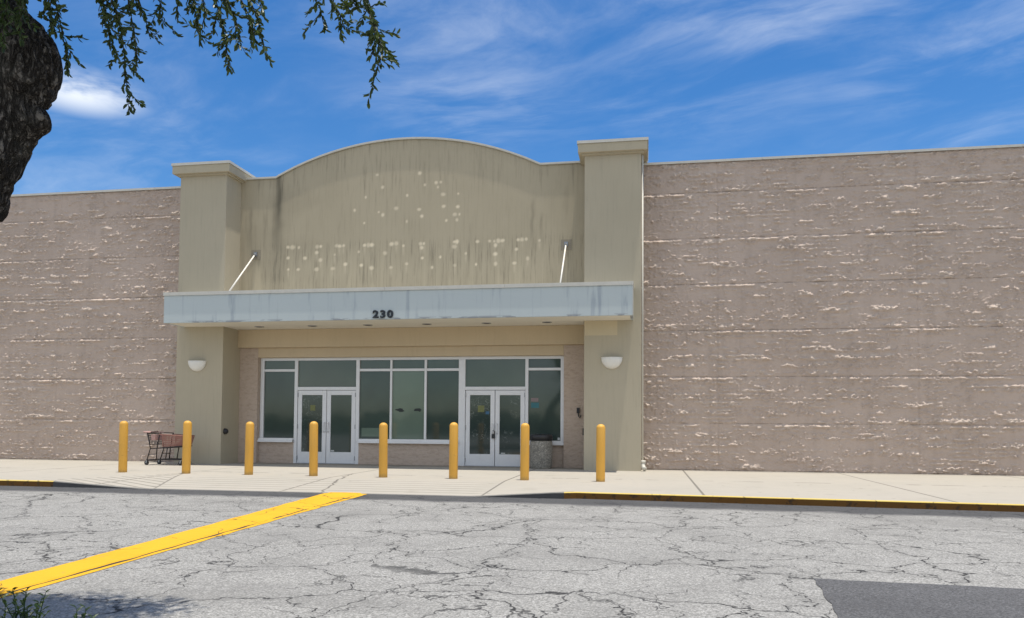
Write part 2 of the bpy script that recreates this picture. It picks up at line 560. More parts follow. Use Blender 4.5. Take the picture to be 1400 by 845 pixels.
def asphalt(name, base, crack=True, gutter=True):
    m, N, b = new_mat(name)
    p = N.pos()
    x, y, z = N.sep(p)
    sp = N.noise(p, 60, 3, 0.75)
    sp2 = N.voro(p, 85.0, 'F1', 'Color')
    sp2 = N.sep(sp2)[0]
    med = N.noise(p, 1.3, 5, 0.62)
    big = N.noise(N.scale(p, 0.4, 1, 1), 0.5, 4, 0.6)
    hi = tuple(v * 1.75 for v in base); lo = tuple(v * 0.42 for v in base)
    c = N.mix(N.step(sp, 0.36, 0.64), tuple(v * 0.72 for v in base), tuple(v * 1.22 for v in base))
    c = N.mix(N.m('MULTIPLY', N.step(sp2, 0.72, 0.95), 0.65), c, hi)
    c = N.mix(N.m('MULTIPLY', N.step(sp2, 0.26, 0.06), 0.65), c, lo)
    c = N.mix(N.m('MULTIPLY', N.step(med, 0.42, 0.72), 0.30), c, tuple(v * 0.55 for v in base))
    c = N.mix(N.m('MULTIPLY', N.step(big, 0.48, 0.70), 0.35), c, tuple(v * 0.58 for v in base))
    h = N.m('MULTIPLY', sp, 0.4)
    if crack:
        wv = N.vm('SUBTRACT', N.noise_c(p, 1.6, 4), (0.5, 0.5, 0.5))
        wf = N.vm('SUBTRACT', N.noise_c(p, 9.0, 3), (0.5, 0.5, 0.5))
        q = N.vm('ADD', N.vm('ADD', p, N.scale(wv, 0.9, 0.9, 0)), N.scale(wf, 0.20, 0.20, 0))
        q = N.scale(q, 1, 1, 0)
        e1 = N.voro(N.scale(q, 1.0, 0.85, 1), 0.80, 'DISTANCE_TO_EDGE')
        w1 = N.step(N.noise(p, 0.9, 3, 0.6), 0.30, 0.46)
        k1 = N.m('MULTIPLY', N.step(e1, 0.0065, 0.0025), w1)
        e2 = N.voro(N.vm('ADD', q, (4.3, 8.1, 0)), 1.5, 'DISTANCE_TO_EDGE')
        w2 = N.step(N.noise(N.vm('ADD', p, (31, 7, 0)), 0.55, 3, 0.6), 0.40, 0.52)
        k2 = N.m('MULTIPLY', N.step(e2, 0.010, 0.004), N.m('MULTIPLY', w2, 0.8))
        e3 = N.voro(N.vm('ADD', q, (14.3, 2.1, 0)), 4.2, 'DISTANCE_TO_EDGE')
        w3 = N.step(N.noise(N.vm('ADD', p, (3, 47, 0)), 0.7, 3, 0.6), 0.58, 0.66)
        k3 = N.m('MULTIPLY', N.step(e3, 0.022, 0.010), N.m('MULTIPLY', w3, 0.55))
        k = N.m('MAXIMUM', N.m('MAXIMUM', k1, k2), k3)
        halo = N.m('MULTIPLY', N.step(e1, 0.04, 0.0), N.m('MULTIPLY', w1, 0.22))
        c = N.mix(halo, c, tuple(v * 0.5 for v in base))
        c = N.mix(N.m('MULTIPLY', k, 0.92), c, (0.022, 0.022, 0.022))
        h = N.m('SUBTRACT', h, N.m('MULTIPLY', k, 1.2))
    oil = N.m('MULTIPLY', N.step(N.noise(N.scale(p, 1, 0.7, 1), 0.9, 5, 0.65), 0.60, 0.74), 0.26)
    c = N.mix(oil, c, tuple(v * 0.42 for v in base))
    trk = N.m('MULTIPLY', N.step(N.noise(N.scale(p, 0.16, 1.3, 1), 1.0, 4, 0.6), 0.54, 0.70), 0.24)
    c = N.mix(trk, c, tuple(v * 0.6 for v in base))
    if gutter:
        yy = N.m('ADD', y, N.m('MULTIPLY', N.m('SUBTRACT', N.noise(p, 1.1, 4, 0.6), 0.5), 0.55))
        yy = N.m('ADD', yy, N.m('MULTIPLY', N.m('MAXIMUM', x, -1.3), 0.07))
        g = N.m('MULTIPLY', N.step(yy, 11.9, 12.3), N.step(y, 13.4, 13.2))
        c = N.mix(N.m('MULTIPLY', g, 0.82), c, (0.036, 0.037, 0.041))
    N.l.new(c, b.inputs['Base Color'])
    b.inputs['Roughness'].default_value = 0.9
    b.inputs['Specular IOR Level'].default_value = 0.25
    bump(N, b, h, 0.7, 0.012)
    return m


M['asphalt'] = asphalt('old_asphalt', (0.280, 0.272, 0.250))
M['patch'] = asphalt('newer_asphalt', (0.105, 0.104, 0.104), crack=False, gutter=False)


def concrete():
    m, N, b = new_mat('sidewalk_concrete')
    p = N.pos()
    x, y, z = N.sep(p)
    big = N.noise(p, 0.55, 5, 0.6)
    med = N.noise(N.scale(p, 1, 2.2, 1), 3.0, 5, 0.65)
    fine = N.noise(p, 70, 3, 0.7)
    base = (0.40, 0.367, 0.308)
    c = N.mix(N.m('MULTIPLY', N.step(big, 0.35, 0.7), 0.5), base, (0.36, 0.335, 0.28))
    c = N.mix(N.m('MULTIPLY', N.step(med, 0.45, 0.75), 0.35), c, (0.31, 0.29, 0.25))
    c = N.mix(N.m('MULTIPLY', N.step(fine, 0.5, 0.72), 0.22), c, (0.28, 0.26, 0.22))
    wob = N.m('MULTIPLY', N.m('SUBTRACT', N.noise(p, 2.5, 4, 0.6), 0.5), 0.10)
    # control joints every 3.75 m
    fx = N.m('ABSOLUTE', N.m('SUBTRACT', N.m('FRACT', N.m('ADD', N.m('DIVIDE', N.m('ADD', x, 100.0 - 0.95), 3.75), 0.5)), 0.5))
    n_off = (100.0 / 3.75) % 1.0
    fx = N.m('ABSOLUTE', N.m('SUBTRACT', N.m('FRACT', N.m('ADD', N.m('DIVIDE', N.m('SUBTRACT', x, 0.95 - 37.5), 3.75), 0.5)), 0.5))
    j = N.step(fx, 0.0075, 0.004)
    # one broken long crack
    lc = N.m('ABSOLUTE', N.m('SUBTRACT', N.m('ADD', y, N.m('MULTIPLY', wob, 1.4)), 16.55))
    jl = N.m('MULTIPLY', N.step(lc, 0.045, 0.02), N.step(N.noise(p, 1.4, 3, 0.6), 0.48, 0.56))
    # diagonal crack by the ramp
    dc = N.m('ABSOLUTE', N.m('SUBTRACT', N.m('ADD', N.m('ADD', x, N.m('MULTIPLY', y, 0.235)), N.m('MULTIPLY', wob, 3.0)), -2.65))
    jd = N.m('MULTIPLY', N.step(dc, 0.03, 0.012), N.m('MULTIPLY', N.step(y, 17.0, 16.5), 0.9))
    k = N.m('MAXIMUM', N.m('MAXIMUM', N.m('MULTIPLY', j, 0.8), jl), jd)
    # scored lines across the ramp
    rp = N.attr('ramp')
    sc1 = N.m('ABSOLUTE', N.m('SUBTRACT', N.m('FRACT', N.m('DIVIDE', y, 0.30)), 0.5))
    s1 = N.m('MULTIPLY', N.step(sc1, 0.36, 0.47), N.m('MULTIPLY', rp, 0.55))
    l1 = N.m('ADD', N.m('MULTIPLY', N.m('ADD', x, 9.0), 2.9), N.m('MULTIPLY', N.m('SUBTRACT', y, 13.0), 1.2))
    l2 = N.m('SUBTRACT', N.m('MULTIPLY', N.m('ADD', x, 11.4), 2.3), N.m('MULTIPLY', N.m('SUBTRACT', y, 13.6), 1.2))
    ins = N.m('MULTIPLY', N.step(l1, 0.05, -0.05), N.step(l2, -0.05, 0.05))
    ss = N.m('ADD', N.m('MULTIPLY', x, 0.39), N.m('MULTIPLY', y, 0.92))
    sc2 = N.m('ABSOLUTE', N.m('SUBTRACT', N.m('FRACT', N.m('DIVIDE', ss, 0.25)), 0.5))
    s2 = N.m('MULTIPLY', N.step(sc2, 0.36, 0.46), N.m('MULTIPLY', ins, 0.8))
    s3 = N.m('MULTIPLY', N.step(N.m('ABSOLUTE', l1), 0.09, 0.04), N.m('MULTIPLY', N.step(y, 16.0, 15.9), 0.7))
    s2 = N.m('MAXIMUM', s2, s3)
    k = N.m('MAXIMUM', k, N.m('MAXIMUM', s1, s2))
    gum = N.m('MULTIPLY', N.step(N.voro(p, 1.7, 'F1', 'Distance'), 0.075, 0.045), 0.5)
    c = N.mix(gum, c, (0.16, 0.145, 0.12))
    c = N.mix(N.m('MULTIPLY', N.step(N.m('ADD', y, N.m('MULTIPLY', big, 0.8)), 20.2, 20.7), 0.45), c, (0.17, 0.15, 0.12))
    blot = N.m('MULTIPLY', N.step(N.noise(N.scale(p, 1, 1.6, 1), 1.1, 6, 0.7), 0.56, 0.72), 0.4)
    c = N.mix(blot, c, (0.24, 0.215, 0.175))
    c = N.mix(N.m('MULTIPLY', k, 0.85), c, (0.10, 0.092, 0.078))
    N.l.new(c, b.inputs['Base Color'])
    b.inputs['Roughness'].default_value = 0.88
    b.inputs['Specular IOR Level'].default_value = 0.2
    bump(N, b, N.m('SUBTRACT', N.m('MULTIPLY', fine, 0.3), k), 0.5, 0.01)
    return m


M['concrete'] = concrete()


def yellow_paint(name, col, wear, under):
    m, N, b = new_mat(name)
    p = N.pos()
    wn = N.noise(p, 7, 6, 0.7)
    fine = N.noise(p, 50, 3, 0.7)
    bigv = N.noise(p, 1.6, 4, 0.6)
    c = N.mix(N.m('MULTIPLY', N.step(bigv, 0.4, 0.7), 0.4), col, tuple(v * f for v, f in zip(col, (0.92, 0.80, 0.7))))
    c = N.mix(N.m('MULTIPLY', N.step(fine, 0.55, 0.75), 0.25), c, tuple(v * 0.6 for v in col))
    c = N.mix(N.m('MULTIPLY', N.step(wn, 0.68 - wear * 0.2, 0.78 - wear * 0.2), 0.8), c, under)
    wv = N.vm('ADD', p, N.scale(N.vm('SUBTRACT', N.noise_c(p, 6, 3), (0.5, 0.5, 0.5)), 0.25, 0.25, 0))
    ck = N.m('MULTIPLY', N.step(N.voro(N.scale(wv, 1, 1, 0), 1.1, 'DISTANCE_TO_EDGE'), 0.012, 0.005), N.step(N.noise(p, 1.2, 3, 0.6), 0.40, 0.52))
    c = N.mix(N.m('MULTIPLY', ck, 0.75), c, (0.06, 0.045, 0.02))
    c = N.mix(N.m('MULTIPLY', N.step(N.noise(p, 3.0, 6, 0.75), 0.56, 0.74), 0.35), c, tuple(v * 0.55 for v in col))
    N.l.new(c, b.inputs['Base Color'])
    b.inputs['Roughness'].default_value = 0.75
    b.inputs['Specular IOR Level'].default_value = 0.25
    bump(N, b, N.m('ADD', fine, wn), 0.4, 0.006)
    return m


M['stripe'] = yellow_paint('road_yellow', (0.70, 0.385, 0.018), 0.22, (0.30, 0.24, 0.10))
M['kerb_face'] = yellow_paint('kerb_face_shaded_worn', (0.125, 0.058, 0.010), 0.75, (0.035, 0.023, 0.014))  # dirt and wear, plus the face's shade painted into the dark brown
M['kerb_yellow'] = yellow_paint('kerb_yellow', (0.66, 0.50, 0.13), 0.35, (0.14, 0.085, 0.035))
M['kerb_grey'] = plain('kerb_concrete', (0.20, 0.19, 0.17), 0.9, 0, 0.3, 5, 0.4)


def bollard_mat():
    m_, N, b = new_mat('bollard_yellow')
    p = N.obj()
    rnd = N.node('ShaderNodeObjectInfo').outputs['Random']
    q = N.vm('ADD', p, N.comb(N.m('MULTIPLY', rnd, 37.0), 0, N.m('MULTIPLY', rnd, 11.0)))
    z = N.sep(p)[2]
    col = (0.68, 0.355, 0.045)
    c = N.mix(N.m('MULTIPLY', N.step(N.noise(q, 3.0, 5, 0.6), 0.35, 0.7), 0.3), col, (0.60, 0.34, 0.075))
    c = N.mix(N.m('MULTIPLY', N.step(N.noise(N.scale(q, 7, 7, 0.8), 1.0, 4, 0.65), 0.52, 0.75), 0.32), c, (0.36, 0.20, 0.05))
    scf = N.m('MULTIPLY', N.step(N.noise(N.scale(q, 5, 5, 22), 1.0, 5, 0.7), 0.64, 0.70), N.step(z, 0.95, 0.45))
    c = N.mix(N.m('MULTIPLY', scf, 0.55), c, (0.12, 0.09, 0.05))
    c = N.mix(N.m('MULTIPLY', N.step(N.m('ADD', z, N.m('MULTIPLY', N.noise(q, 9, 4, 0.6), 0.12)), 0.16, 0.06), 0.6), c, (0.20, 0.14, 0.06))
    hv = N.node('ShaderNodeHueSaturation')
    N.put(hv.inputs['Color'], c); N.put(hv.inputs['Value'], N.m('ADD', 0.92, N.m('MULTIPLY', rnd, 0.14)))
    N.l.new(hv.outputs[0], b.inputs['Base Color'])
    b.inputs['Roughness'].default_value = 0.55
    return m_


M['bollard'] = bollard_mat()
M['kerb_shade'] = plain('shaded_kerb_face', (0.05, 0.05, 0.052), 0.9, 0, 0.3, 6, 0.4)  # kerb face along the ramp, its shade put into the near-black colour
M['crackfill'] = plain('crack_dark', (0.035, 0.03, 0.025), 0.95, 0, 0.3, 12)

# ------------------------------------------------------------------ ground
ZR = -0.11          # road surface; the sidewalk is z = 0


def kerb_y(x):
    return 13.10 if x < -1.3 else 13.20 - 0.072 * (x + 1.3) * (1 if x < 12 else 12 / x)


def ramp_f(x):
    """how far the sidewalk edge drops: 1 across the ramp, 0 along the kerb"""
    a = min(max((x + 11.15) / 1.9, 0), 1)
    c = min(max((-1.45 - x) / 1.5, 0), 1)
    return min(a, c)


m = MB()
m.b.faces.new([m.b.verts.new(p) for p in ((-400, -400, ZR), (400, -400, ZR), (400, 400, ZR), (-400, 400, ZR))])
tag(m.build('road', M['asphalt']), kind='structure')

xs = np.concatenate([np.arange(-60, -20, 2.0), np.arange(-20, 14, 0.25), np.arange(14, 62, 2.0)])
rows = []
NR = 24
P = np.zeros((NR + 1, len(xs), 3)); rampa = np.zeros((NR + 1, len(xs))); flara = np.zeros((NR + 1, len(xs)))
for i, xv in enumerate(xs):
    y0 = kerb_y(xv) + 0.15
    f = ramp_f(xv)
    for jx in range(NR + 1):
        t = jx / NR
        yv = y0 + (20.9 - y0) * t
        dd = max(0.0, 1 - (yv - y0) / 2.1)
        P[jx, i] = (xv, yv, (ZR + 0.008) * f * dd)
        rampa[jx, i] = min(max((f - 0.85) / 0.12, 0), 1) * min(max(dd / 0.12, 0), 1)
        ff = 1.0 if -11.3 < xv < -9.0 else 0.0
        lim = 13.3 + (xv + 11.3) / 2.3 * 2.6
        flara[jx, i] = ff * min(max((lim - yv) / 0.2, 0), 1)
me = grid_mesh('sidewalk', P)
set_attr(me, 'ramp', rampa); set_attr(me, 'flare', flara)
tag(link_mesh('sidewalk', me, M['concrete']), kind='structure')

# kerbs: a stone with a rounded nose whose top falls with the ramp
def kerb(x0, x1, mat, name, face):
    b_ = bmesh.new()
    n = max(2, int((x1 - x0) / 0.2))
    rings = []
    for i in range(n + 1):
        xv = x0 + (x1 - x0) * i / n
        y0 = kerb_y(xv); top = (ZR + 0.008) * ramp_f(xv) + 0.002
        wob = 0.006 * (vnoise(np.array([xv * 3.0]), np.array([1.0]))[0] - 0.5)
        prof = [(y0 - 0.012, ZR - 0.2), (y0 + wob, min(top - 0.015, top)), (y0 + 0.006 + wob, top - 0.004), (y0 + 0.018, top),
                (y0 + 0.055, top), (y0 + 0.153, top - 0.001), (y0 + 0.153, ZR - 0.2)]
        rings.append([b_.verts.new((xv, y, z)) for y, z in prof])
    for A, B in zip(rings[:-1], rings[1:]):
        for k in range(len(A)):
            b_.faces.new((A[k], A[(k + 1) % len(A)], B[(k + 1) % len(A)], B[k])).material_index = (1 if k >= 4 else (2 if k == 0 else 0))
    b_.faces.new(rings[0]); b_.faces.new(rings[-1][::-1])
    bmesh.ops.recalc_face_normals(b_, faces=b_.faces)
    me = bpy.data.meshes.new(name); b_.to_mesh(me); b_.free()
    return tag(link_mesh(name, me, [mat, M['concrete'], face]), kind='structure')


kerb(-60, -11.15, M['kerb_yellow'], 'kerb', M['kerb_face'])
kerb(-11.15, -1.36, M['kerb_grey'], 'kerb', M['kerb_shade'])
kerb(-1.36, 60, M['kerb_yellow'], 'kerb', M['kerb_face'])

# the raised yellow band that runs from the planting bed to the ramp
def band(pl, pr, z, name, mat, th, jit, seed):
    n = 90
    b_ = bmesh.new()
    L, Rr = [], []
    for i in range(n + 1):
        t = i / n
        a = Vector(pl[0]).lerp(Vector(pl[1]), t); c = Vector(pr[0]).lerp(Vector(pr[1]), t)
        ja = (fbm(np.array([t * 30 + seed]), np.array([2.0 + seed]), 3)[0] - 0.5) * jit
        jc = (fbm(np.array([t * 30 + seed + 50]), np.array([7.0 + seed]), 3)[0] - 0.5) * jit
        a = a + Vector((ja, 0)); c = c + Vector((jc, 0))
        L.append(a); Rr.append(c)
    vs = []
    for a, c in zip(L, Rr):
        md = (a + c) / 2
        vs.append([b_.verts.new((a.x, a.y, z)), b_.verts.new((a.x * .93 + c.x * .07, a.y * .93 + c.y * .07, z + th * .8)),
                   b_.verts.new((md.x, md.y, z + th)),
                   b_.verts.new((a.x * .05 + c.x * .95, a.y * .05 + c.y * .95, z + th * .8)), b_.verts.new((c.x, c.y, z))])
    for A, B in zip(vs[:-1], vs[1:]):
        for k in range(4):
            b_.faces.new((A[k], A[k + 1], B[k + 1], B[k]))
    bmesh.ops.recalc_face_normals(b_, faces=b_.faces)
    me = bpy.data.meshes.new(name); b_.to_mesh(me); b_.free()
    return tag(link_mesh(name, me, mat), kind='structure')


SL = ((-4.765, 3.6), (-5.60, 13.13)); SR = ((-4.47, 3.6), (-4.96, 13.13))
band(((-4.785, 3.6), (-5.65, 13.12)), ((-4.405, 3.6), (-4.85, 13.12)), ZR + 0.004, 'road_marking', M['stripe'], 0.002, 0.05, 3)
band(((-4.495, 3.6), (-4.975, 12.7)), ((-4.445, 3.6), (-4.93, 12.7)), ZR + 0.0055, 'road_crack', M['crackfill'], 0.003, 0.06, 9)
band(SL, SR, ZR + 0.006, 'road_marking', M['stripe'], 0.016, 0.06, 5)

m = MB()
m.b.faces.new([m.b.verts.new((x, y, ZR + 0.005)) for x, y in
               [(1.16, 4.2), (6.5, 4.0), (6.5, 6.45)] + [(6.5 - 5.14 * k / 60, 6.45 + 0.27 * k / 60 + 0.03 * (vnoise(np.array([k * .7]), np.array([3.]))[0] - .5)) for k in range(1, 61)] + [(1.36 - 0.17 * k / 24 + 0.03 * (vnoise(np.array([k * .8]), np.array([8.]))[0] - .5), 6.72 - 2.0 * k / 24) for k in range(1, 24)]])
tag(m.build('asphalt_patch', M['patch']), kind='structure')

# planting bed under the tree (in front of the frame)
M['mulch'] = plain('mulch', (0.075, 0.055, 0.035), 0.95, 0, 0.5, 14, 0.6)
bed = [(-9.0, -3.5), (-3.0, -3.5), (-2.55, -2.9), (-2.5, 2.9), (-2.75, 3.35), (-3.2, 3.55), (-9.0, 3.55)]
m = MB(); m.prism(bed, ZR - 0.1, 0.0)
tag(m.build('planting_bed', M['mulch']), kind='structure')

# ------------------------------------------------------------------ the store
D = 20.413; DP = 19.619; DC = 18.697; DS = 20.682
HW = 8.017
store = empty('store_building', (-6.5, D, 0))
tag(store, 'vacant beige store with arched sign panel, tan block wings and blue-grey entrance canopy', 'store building')


def sb(name, x0, x1, y0, y1, z0, z1, mat, bevel=0.0, parent=None):
    """a box part of the store in world coordinates"""
    return reparent(box(name, x0, x1, y0, y1, z0, z1, mat, bevel=bevel), parent or store)


def reparent(o, p):
    o.parent = p
    o.matrix_parent_inverse = Matrix.Translation(-world_loc(p))
    return o


def world_loc(p):
    v = Vector((0, 0, 0))
    q = p
    while q is not None:
        v += q.location + (q.matrix_parent_inverse.to_translation() if q.parent else Vector((0, 0, 0)))
        q = q.parent
    return v


# split-face block wings, real relief so the high sun rakes over it
def block_relief(X, Z, seed):
    bh, bw = 0.2, 0.4
    row = np.floor(Z / bh).astype(int)
    u = X / bw + 0.5 * (row % 2) + 40
    colx = np.floor(u).astype(int)
    fu = u - colx; fz = Z / bh - row
    h = lambda a, c, k: _T[(a * 7 + k * 31 + seed) % 256, (c * 13 + k * 57 + a * 3) % 256]
    off = h(row, colx, 1)
    tilt = h(row, colx, 2) - 0.5
    rough = h(row, colx, 3)
    n1 = fbm(X * 4.0 + seed, Z * 7.0, 5, 0.55)
    n2 = fbm(X * 16.0 + seed * 2, Z * 24.0 + 5, 3, 0.6)
    n3 = vnoise(X * 1.1 + 9, Z * 0.9 + seed)
    edge = np.minimum(np.minimum(fu, 1 - fu) * 2.0, np.minimum(fz, 1 - fz)) * 2
    pill = np.clip(edge / 0.18, 0, 1) ** 0.5
    ridge = np.clip((n1 - 0.50) * 4.0, 0, 1) ** 1.3
    d_ = 0.004 * off + 0.006 * tilt * (fz - 0.5)
    # broken ledges: the split face juts out and its ragged top catches the sun
    Zw = Z + 0.035 * (fbm(X * 5.0 + 1.3, Z * 3.0 + seed, 3) - 0.5) + 0.02 * (n2 - 0.5)
    sub = np.floor(Zw / 0.1).astype(int); fs = Zw / 0.1 - sub
    rag = (n2 - 0.5) * 0.9
    mk = fbm(X * 2.6 + sub * 7.31, sub * 3.7 + Z * 1.5, 3, 0.6) * 0.62 + fbm(X * 13.0 + sub * 2.1, Z * 17, 3, 0.65) * 0.38
    row6 = np.clip(vnoise(X * 0.9 + row * 5.3, Z * 0 + seed * 1.7) * 1.7 - 0.35, 0, 1) * ((row % 6 == 5) & (fz > 0.45))
    strong = np.clip((mk + 0.17 * row6 + 0.12 * (vnoise(row * 0.77 + 11.0, X * 0.35) - 0.5) + 0.10 * (n3 - 0.5) + 0.08 * (rough - 0.5) - 0.540) / 0.10, 0, 1)
    tt = np.clip((0.92 + 0.25 * rag - fs) / 0.42, 0, 1)
    cut = np.clip((fs - 0.16 + 0.2 * rag) / 0.22, 0, 1)
    d_ = d_ + RA * strong * tt * cut * (0.45 + 0.75 * rough + 0.3 * row6) * (0.6 + 0.9 * fbm(X * 22, Z * 30, 2))
    big_ = np.floor((Zw + 0.03) / 0.2).astype(int); fb_ = (Zw + 0.03) / 0.2 - big_
    mk2 = fbm(X * 2.1 + big_ * 5.77 + 3, big_ * 2.9 + Z * 1.2 + seed, 3, 0.6) * 0.6 + fbm(X * 15.0 + big_, Z * 15 + 4, 3, 0.7) * 0.4
    s2_ = np.clip((mk2 + 0.10 * (h(row, colx, 5) - 0.5) + 0.06 * (n3 - 0.5) - 0.568) / 0.09, 0, 1)
    d_ = d_ + 0.040 * s2_ * np.clip((0.98 + 0.3 * rag - fb_) / 0.40, 0, 1) * np.clip((fb_ - 0.30 + 0.3 * rag) / 0.2, 0, 1) * (0.6 + 0.8 * fbm(X * 20 + 7, Z * 26, 3, 0.65))
    d_ = d_ + 0.026 * np.clip(row6 * 1.6, 0, 1) * np.clip((fbm(X * 2.7 + row, Z * 5 + seed, 3, .65) - .44) * 7, 0, 1) * np.clip((mk - 0.40) * 6, 0, 1) * np.clip((1.0 - fz + 0.25 * rag) / 0.36, 0, 1) * ((row % 6 == 5) & (fz > 0.5)) * (0.5 + fbm(X * 24, Z * 30 + 2, 2))
    fl = np.clip((fbm(X * 9 + 3, Z * 14 + seed, 4, 0.65) - 0.53) * 6, 0, 1)
    d_ = d_ + 0.011 * fl * (0.4 + n3) + 0.010 * (n2 - 0.5) + 0.028 * np.clip((fbm(X * 15 + 5, Z * 24 + seed, 3, 0.7) - 0.53) * 7, 0, 1) * np.clip((fbm(X * 1.3 + row * 3.7, row * 1.9 + Z * .5, 3) - 0.38) * 6, 0, 1) + 0.004 * (n1 - 0.5)
    d_ = d_ * (0.35 + 0.65 * pill)
    d_ = d_ - 0.010 * ((row % 6 == 0) & (fz < 0.10))
    vj = np.abs(((X + 100.0 - 1.03) / 4.8 + 0.5) % 1.0 - 0.5) * 4.8
    d_ = d_ - 0.014 * (vj < 0.016)
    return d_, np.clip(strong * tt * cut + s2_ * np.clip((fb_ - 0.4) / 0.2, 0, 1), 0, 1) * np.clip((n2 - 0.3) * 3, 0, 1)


RA = 0.028


def block_wing(x0, x1, seed):
    gx = np.arange(x0, x1 + 1e-6, 0.022); gx[-1] = x1
    gz = np.arange(-0.02, HW + 1e-6, 0.0167)
    X, Z = np.meshgrid(gx, gz)
    d_, sun_fleck = block_relief(X, Z, seed)
    P = np.stack([X, D - d_, Z], -1)
    me = grid_mesh('wall', P)
    set_attr(me, 'sun_fleck', sun_fleck)  # mask of the ledge spots that get painted sun flecks
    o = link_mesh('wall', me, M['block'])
    return reparent(o, store)


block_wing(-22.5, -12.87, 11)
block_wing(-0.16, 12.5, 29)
sb('wall', -60, -22.5, D, D + 0.35, -0.1, HW, M['block'])
sb('wall', 12.5, 60, D, D + 0.35, -0.1, HW, M['block'])
sb('wall', -22.5, -11.53, D + 0.06, D + 0.35, -0.1, HW, M['block'])     # backing of the left wing
sb('wall', -1.53, 12.5, D + 0.06, D + 0.35, -0.1, HW, M['block'])       # backing of the right wing
sb('wall', -60, -59.65, D + 0.35, 62, -0.1, HW, M['block'])
sb('wall', 59.65, 60, D + 0.35, 62, -0.1, HW, M['block'])
sb('wall', -59.65, 59.65, 61.65, 62, -0.1, HW, M['block'])
sb('roof', -59.65, 59.65, D + 0.35, 61.65, HW - 0.45, HW - 0.35, M['tar'])


def coping(x0, x1):
    m_ = MB()
    x = x0
    while x < x1 - 0.01:
        e = min(x + 3.05, x1)
        m_.box(x + 0.004, e - 0.004, D - 0.052, D + 0.40, HW + 0.0, HW + 0.036)
        m_.box(x + 0.004, e - 0.004, D - 0.060, D - 0.046, HW - 0.028, HW + 0.032)
        x = e
    reparent(m_.build('wall_coping', M['flash']), store)


coping(-60, -12.93); coping(-0.10, 60)

# pillars with their caps
def pillar(x0, x1):
    p_ = sb('pillar', x0, x1, DP, D + 0.5, -0.02, 8.10, M['pillar'], 0.008)
    o_ = 0.16
    c_ = MB()
    c_.box(x0 - o_, x1 + o_, DP - o_, D + 0.7, 8.105, 8.35)
    c_.box(x0 - o_ * .45, x1 + o_ * .45, DP - o_ * .45, D + 0.55, 8.06, 8.105)
    cp = reparent(c_.build('cap', M['cap']), p_)
    f_ = MB()
    f_.box(x0 - o_ - .018, x1 + o_ + .018, DP - o_ - .018, D + 0.72, 8.352, 8.395)
    f_.box(x0 - o_ - .024, x1 + o_ + .024, DP - o_ - .024, DP - o_ - .012, 8.325, 8.398)
    f_.box(x1 + o_ + .012, x1 + o_ + .024, DP - o_ - .011, D + 0.71, 8.325, 8.396)
    f_.box(x0 - o_ - .024, x0 - o_ - .012, DP - o_ - .011, D + 0.71, 8.325, 8.396)
    reparent(f_.build('cap_flashing', M['flash']), p_)
    return p_


pl_l = pillar(-12.926, -11.52)
pl_r = pillar(-1.541, -0.108)
# mortar patch on the right pillar under the canopy
M['repair'] = stucco('repair_stucco', (0.56, 0.48, 0.33), 0.08, (0.3, 0.27, 0.2))
reparent(box('repair_patch', -1.53, -0.70, DP - 0.004, DP + 0.02, 3.42, 3.795, M['repair']), pl_r)

# sign panel: flat shoulders and a segmental arch
XC, HWID, RISE, RAD = -6.625, 3.81, 0.915, 8.43
SH = 8.165


def panel_top(x):
    dx_ = np.abs(x - XC)
    return np.where(dx_ < HWID, SH + RISE - RAD + np.sqrt(np.maximum(RAD ** 2 - dx_ ** 2, 0)), SH)


gx = np.linspace(-11.52, -1.541, 400)
NT_ = 200
zt = panel_top(gx)
t = np.linspace(0, 1, NT_)[:, None]
Z = 3.80 + (zt[None, :] - 3.80) * t
X = np.repeat(gx[None, :], NT_, 0)
stain = np.zeros_like(X); patch = np.zeros_like(X); wash = np.zeros_like(X)
streaky = 0.20 + 0.20 * np.clip((fbm(X * 0.9, Z * 0.7 + 3, 3) - .45) * 6, 0, 1) + 0.75 * np.clip((6.32 - Z) / 0.12, 0, 1) * np.clip((gx[None, :] + 11.3) / 0.6, 0, 1)
streaky = streaky + 0.35 * np.clip((Z - 7.3) / 0.6, 0, 1)
jx = X + 0.05 * (fbm(X * 0 + 3.1, Z * 2.2, 3) - 0.5) * 2
dk = np.exp(-((jx + 10.36) / (0.075 + 0.05 * (8.165 - Z))) ** 2)
stain += 0.80 * dk * np.clip((Z - 5.2) / 2.2, 0.15, 1) * (0.55 + 0.6 * fbm(X * 9, Z * 0.9, 3))
for sx, zt0, zl, wd, am in ((-11.02, 5.8, 1.1, .07, -0.0), (-11.2, 7.4, 1.6, .05, .35), (-10.75, 7.2, 2.2, .04, .3), (-3.0, 7.3, 2.0, .05, .42),
                            (-2.75, 6.9, 1.4, .04, .35), (-5.9, 8.4, 1.3, .03, .25), (-8.5, 6.9, 1.2, .03, .22), (-4.7, 6.7, 1.0, .025, .25), (-2.1, 7.6, 1.2, .06, .3)):
    stain += am * np.exp(-((jx - sx) / wd) ** 2) * np.clip((zt0 - Z) * 4, 0, 1) * np.clip((Z - (zt0 - zl)) / zl, 0, 1) * (0.4 + fbm(X * 25, Z * 1.5, 3))
stain += 0.25 * np.clip((5.35 - Z) / 1.0, 0, 1) * np.clip((fbm(X * 7, Z * 0.6 + 4, 4) - 0.42) * 4, 0, 1)
stain += 0.16 * np.clip((fbm(X * 0.6 + 2, Z * 0.8, 3) - 0.47) * 5, 0, 1) * np.clip((-8.2 - X) / 2, 0, 1) * (0.5 + fbm(X * 12, Z * 1.2, 3))
stain += 0.22 * np.clip(1 - (zt[None, :] - Z) / 0.35, 0, 1) * fbm(X * 5, Z * 1.0, 3)
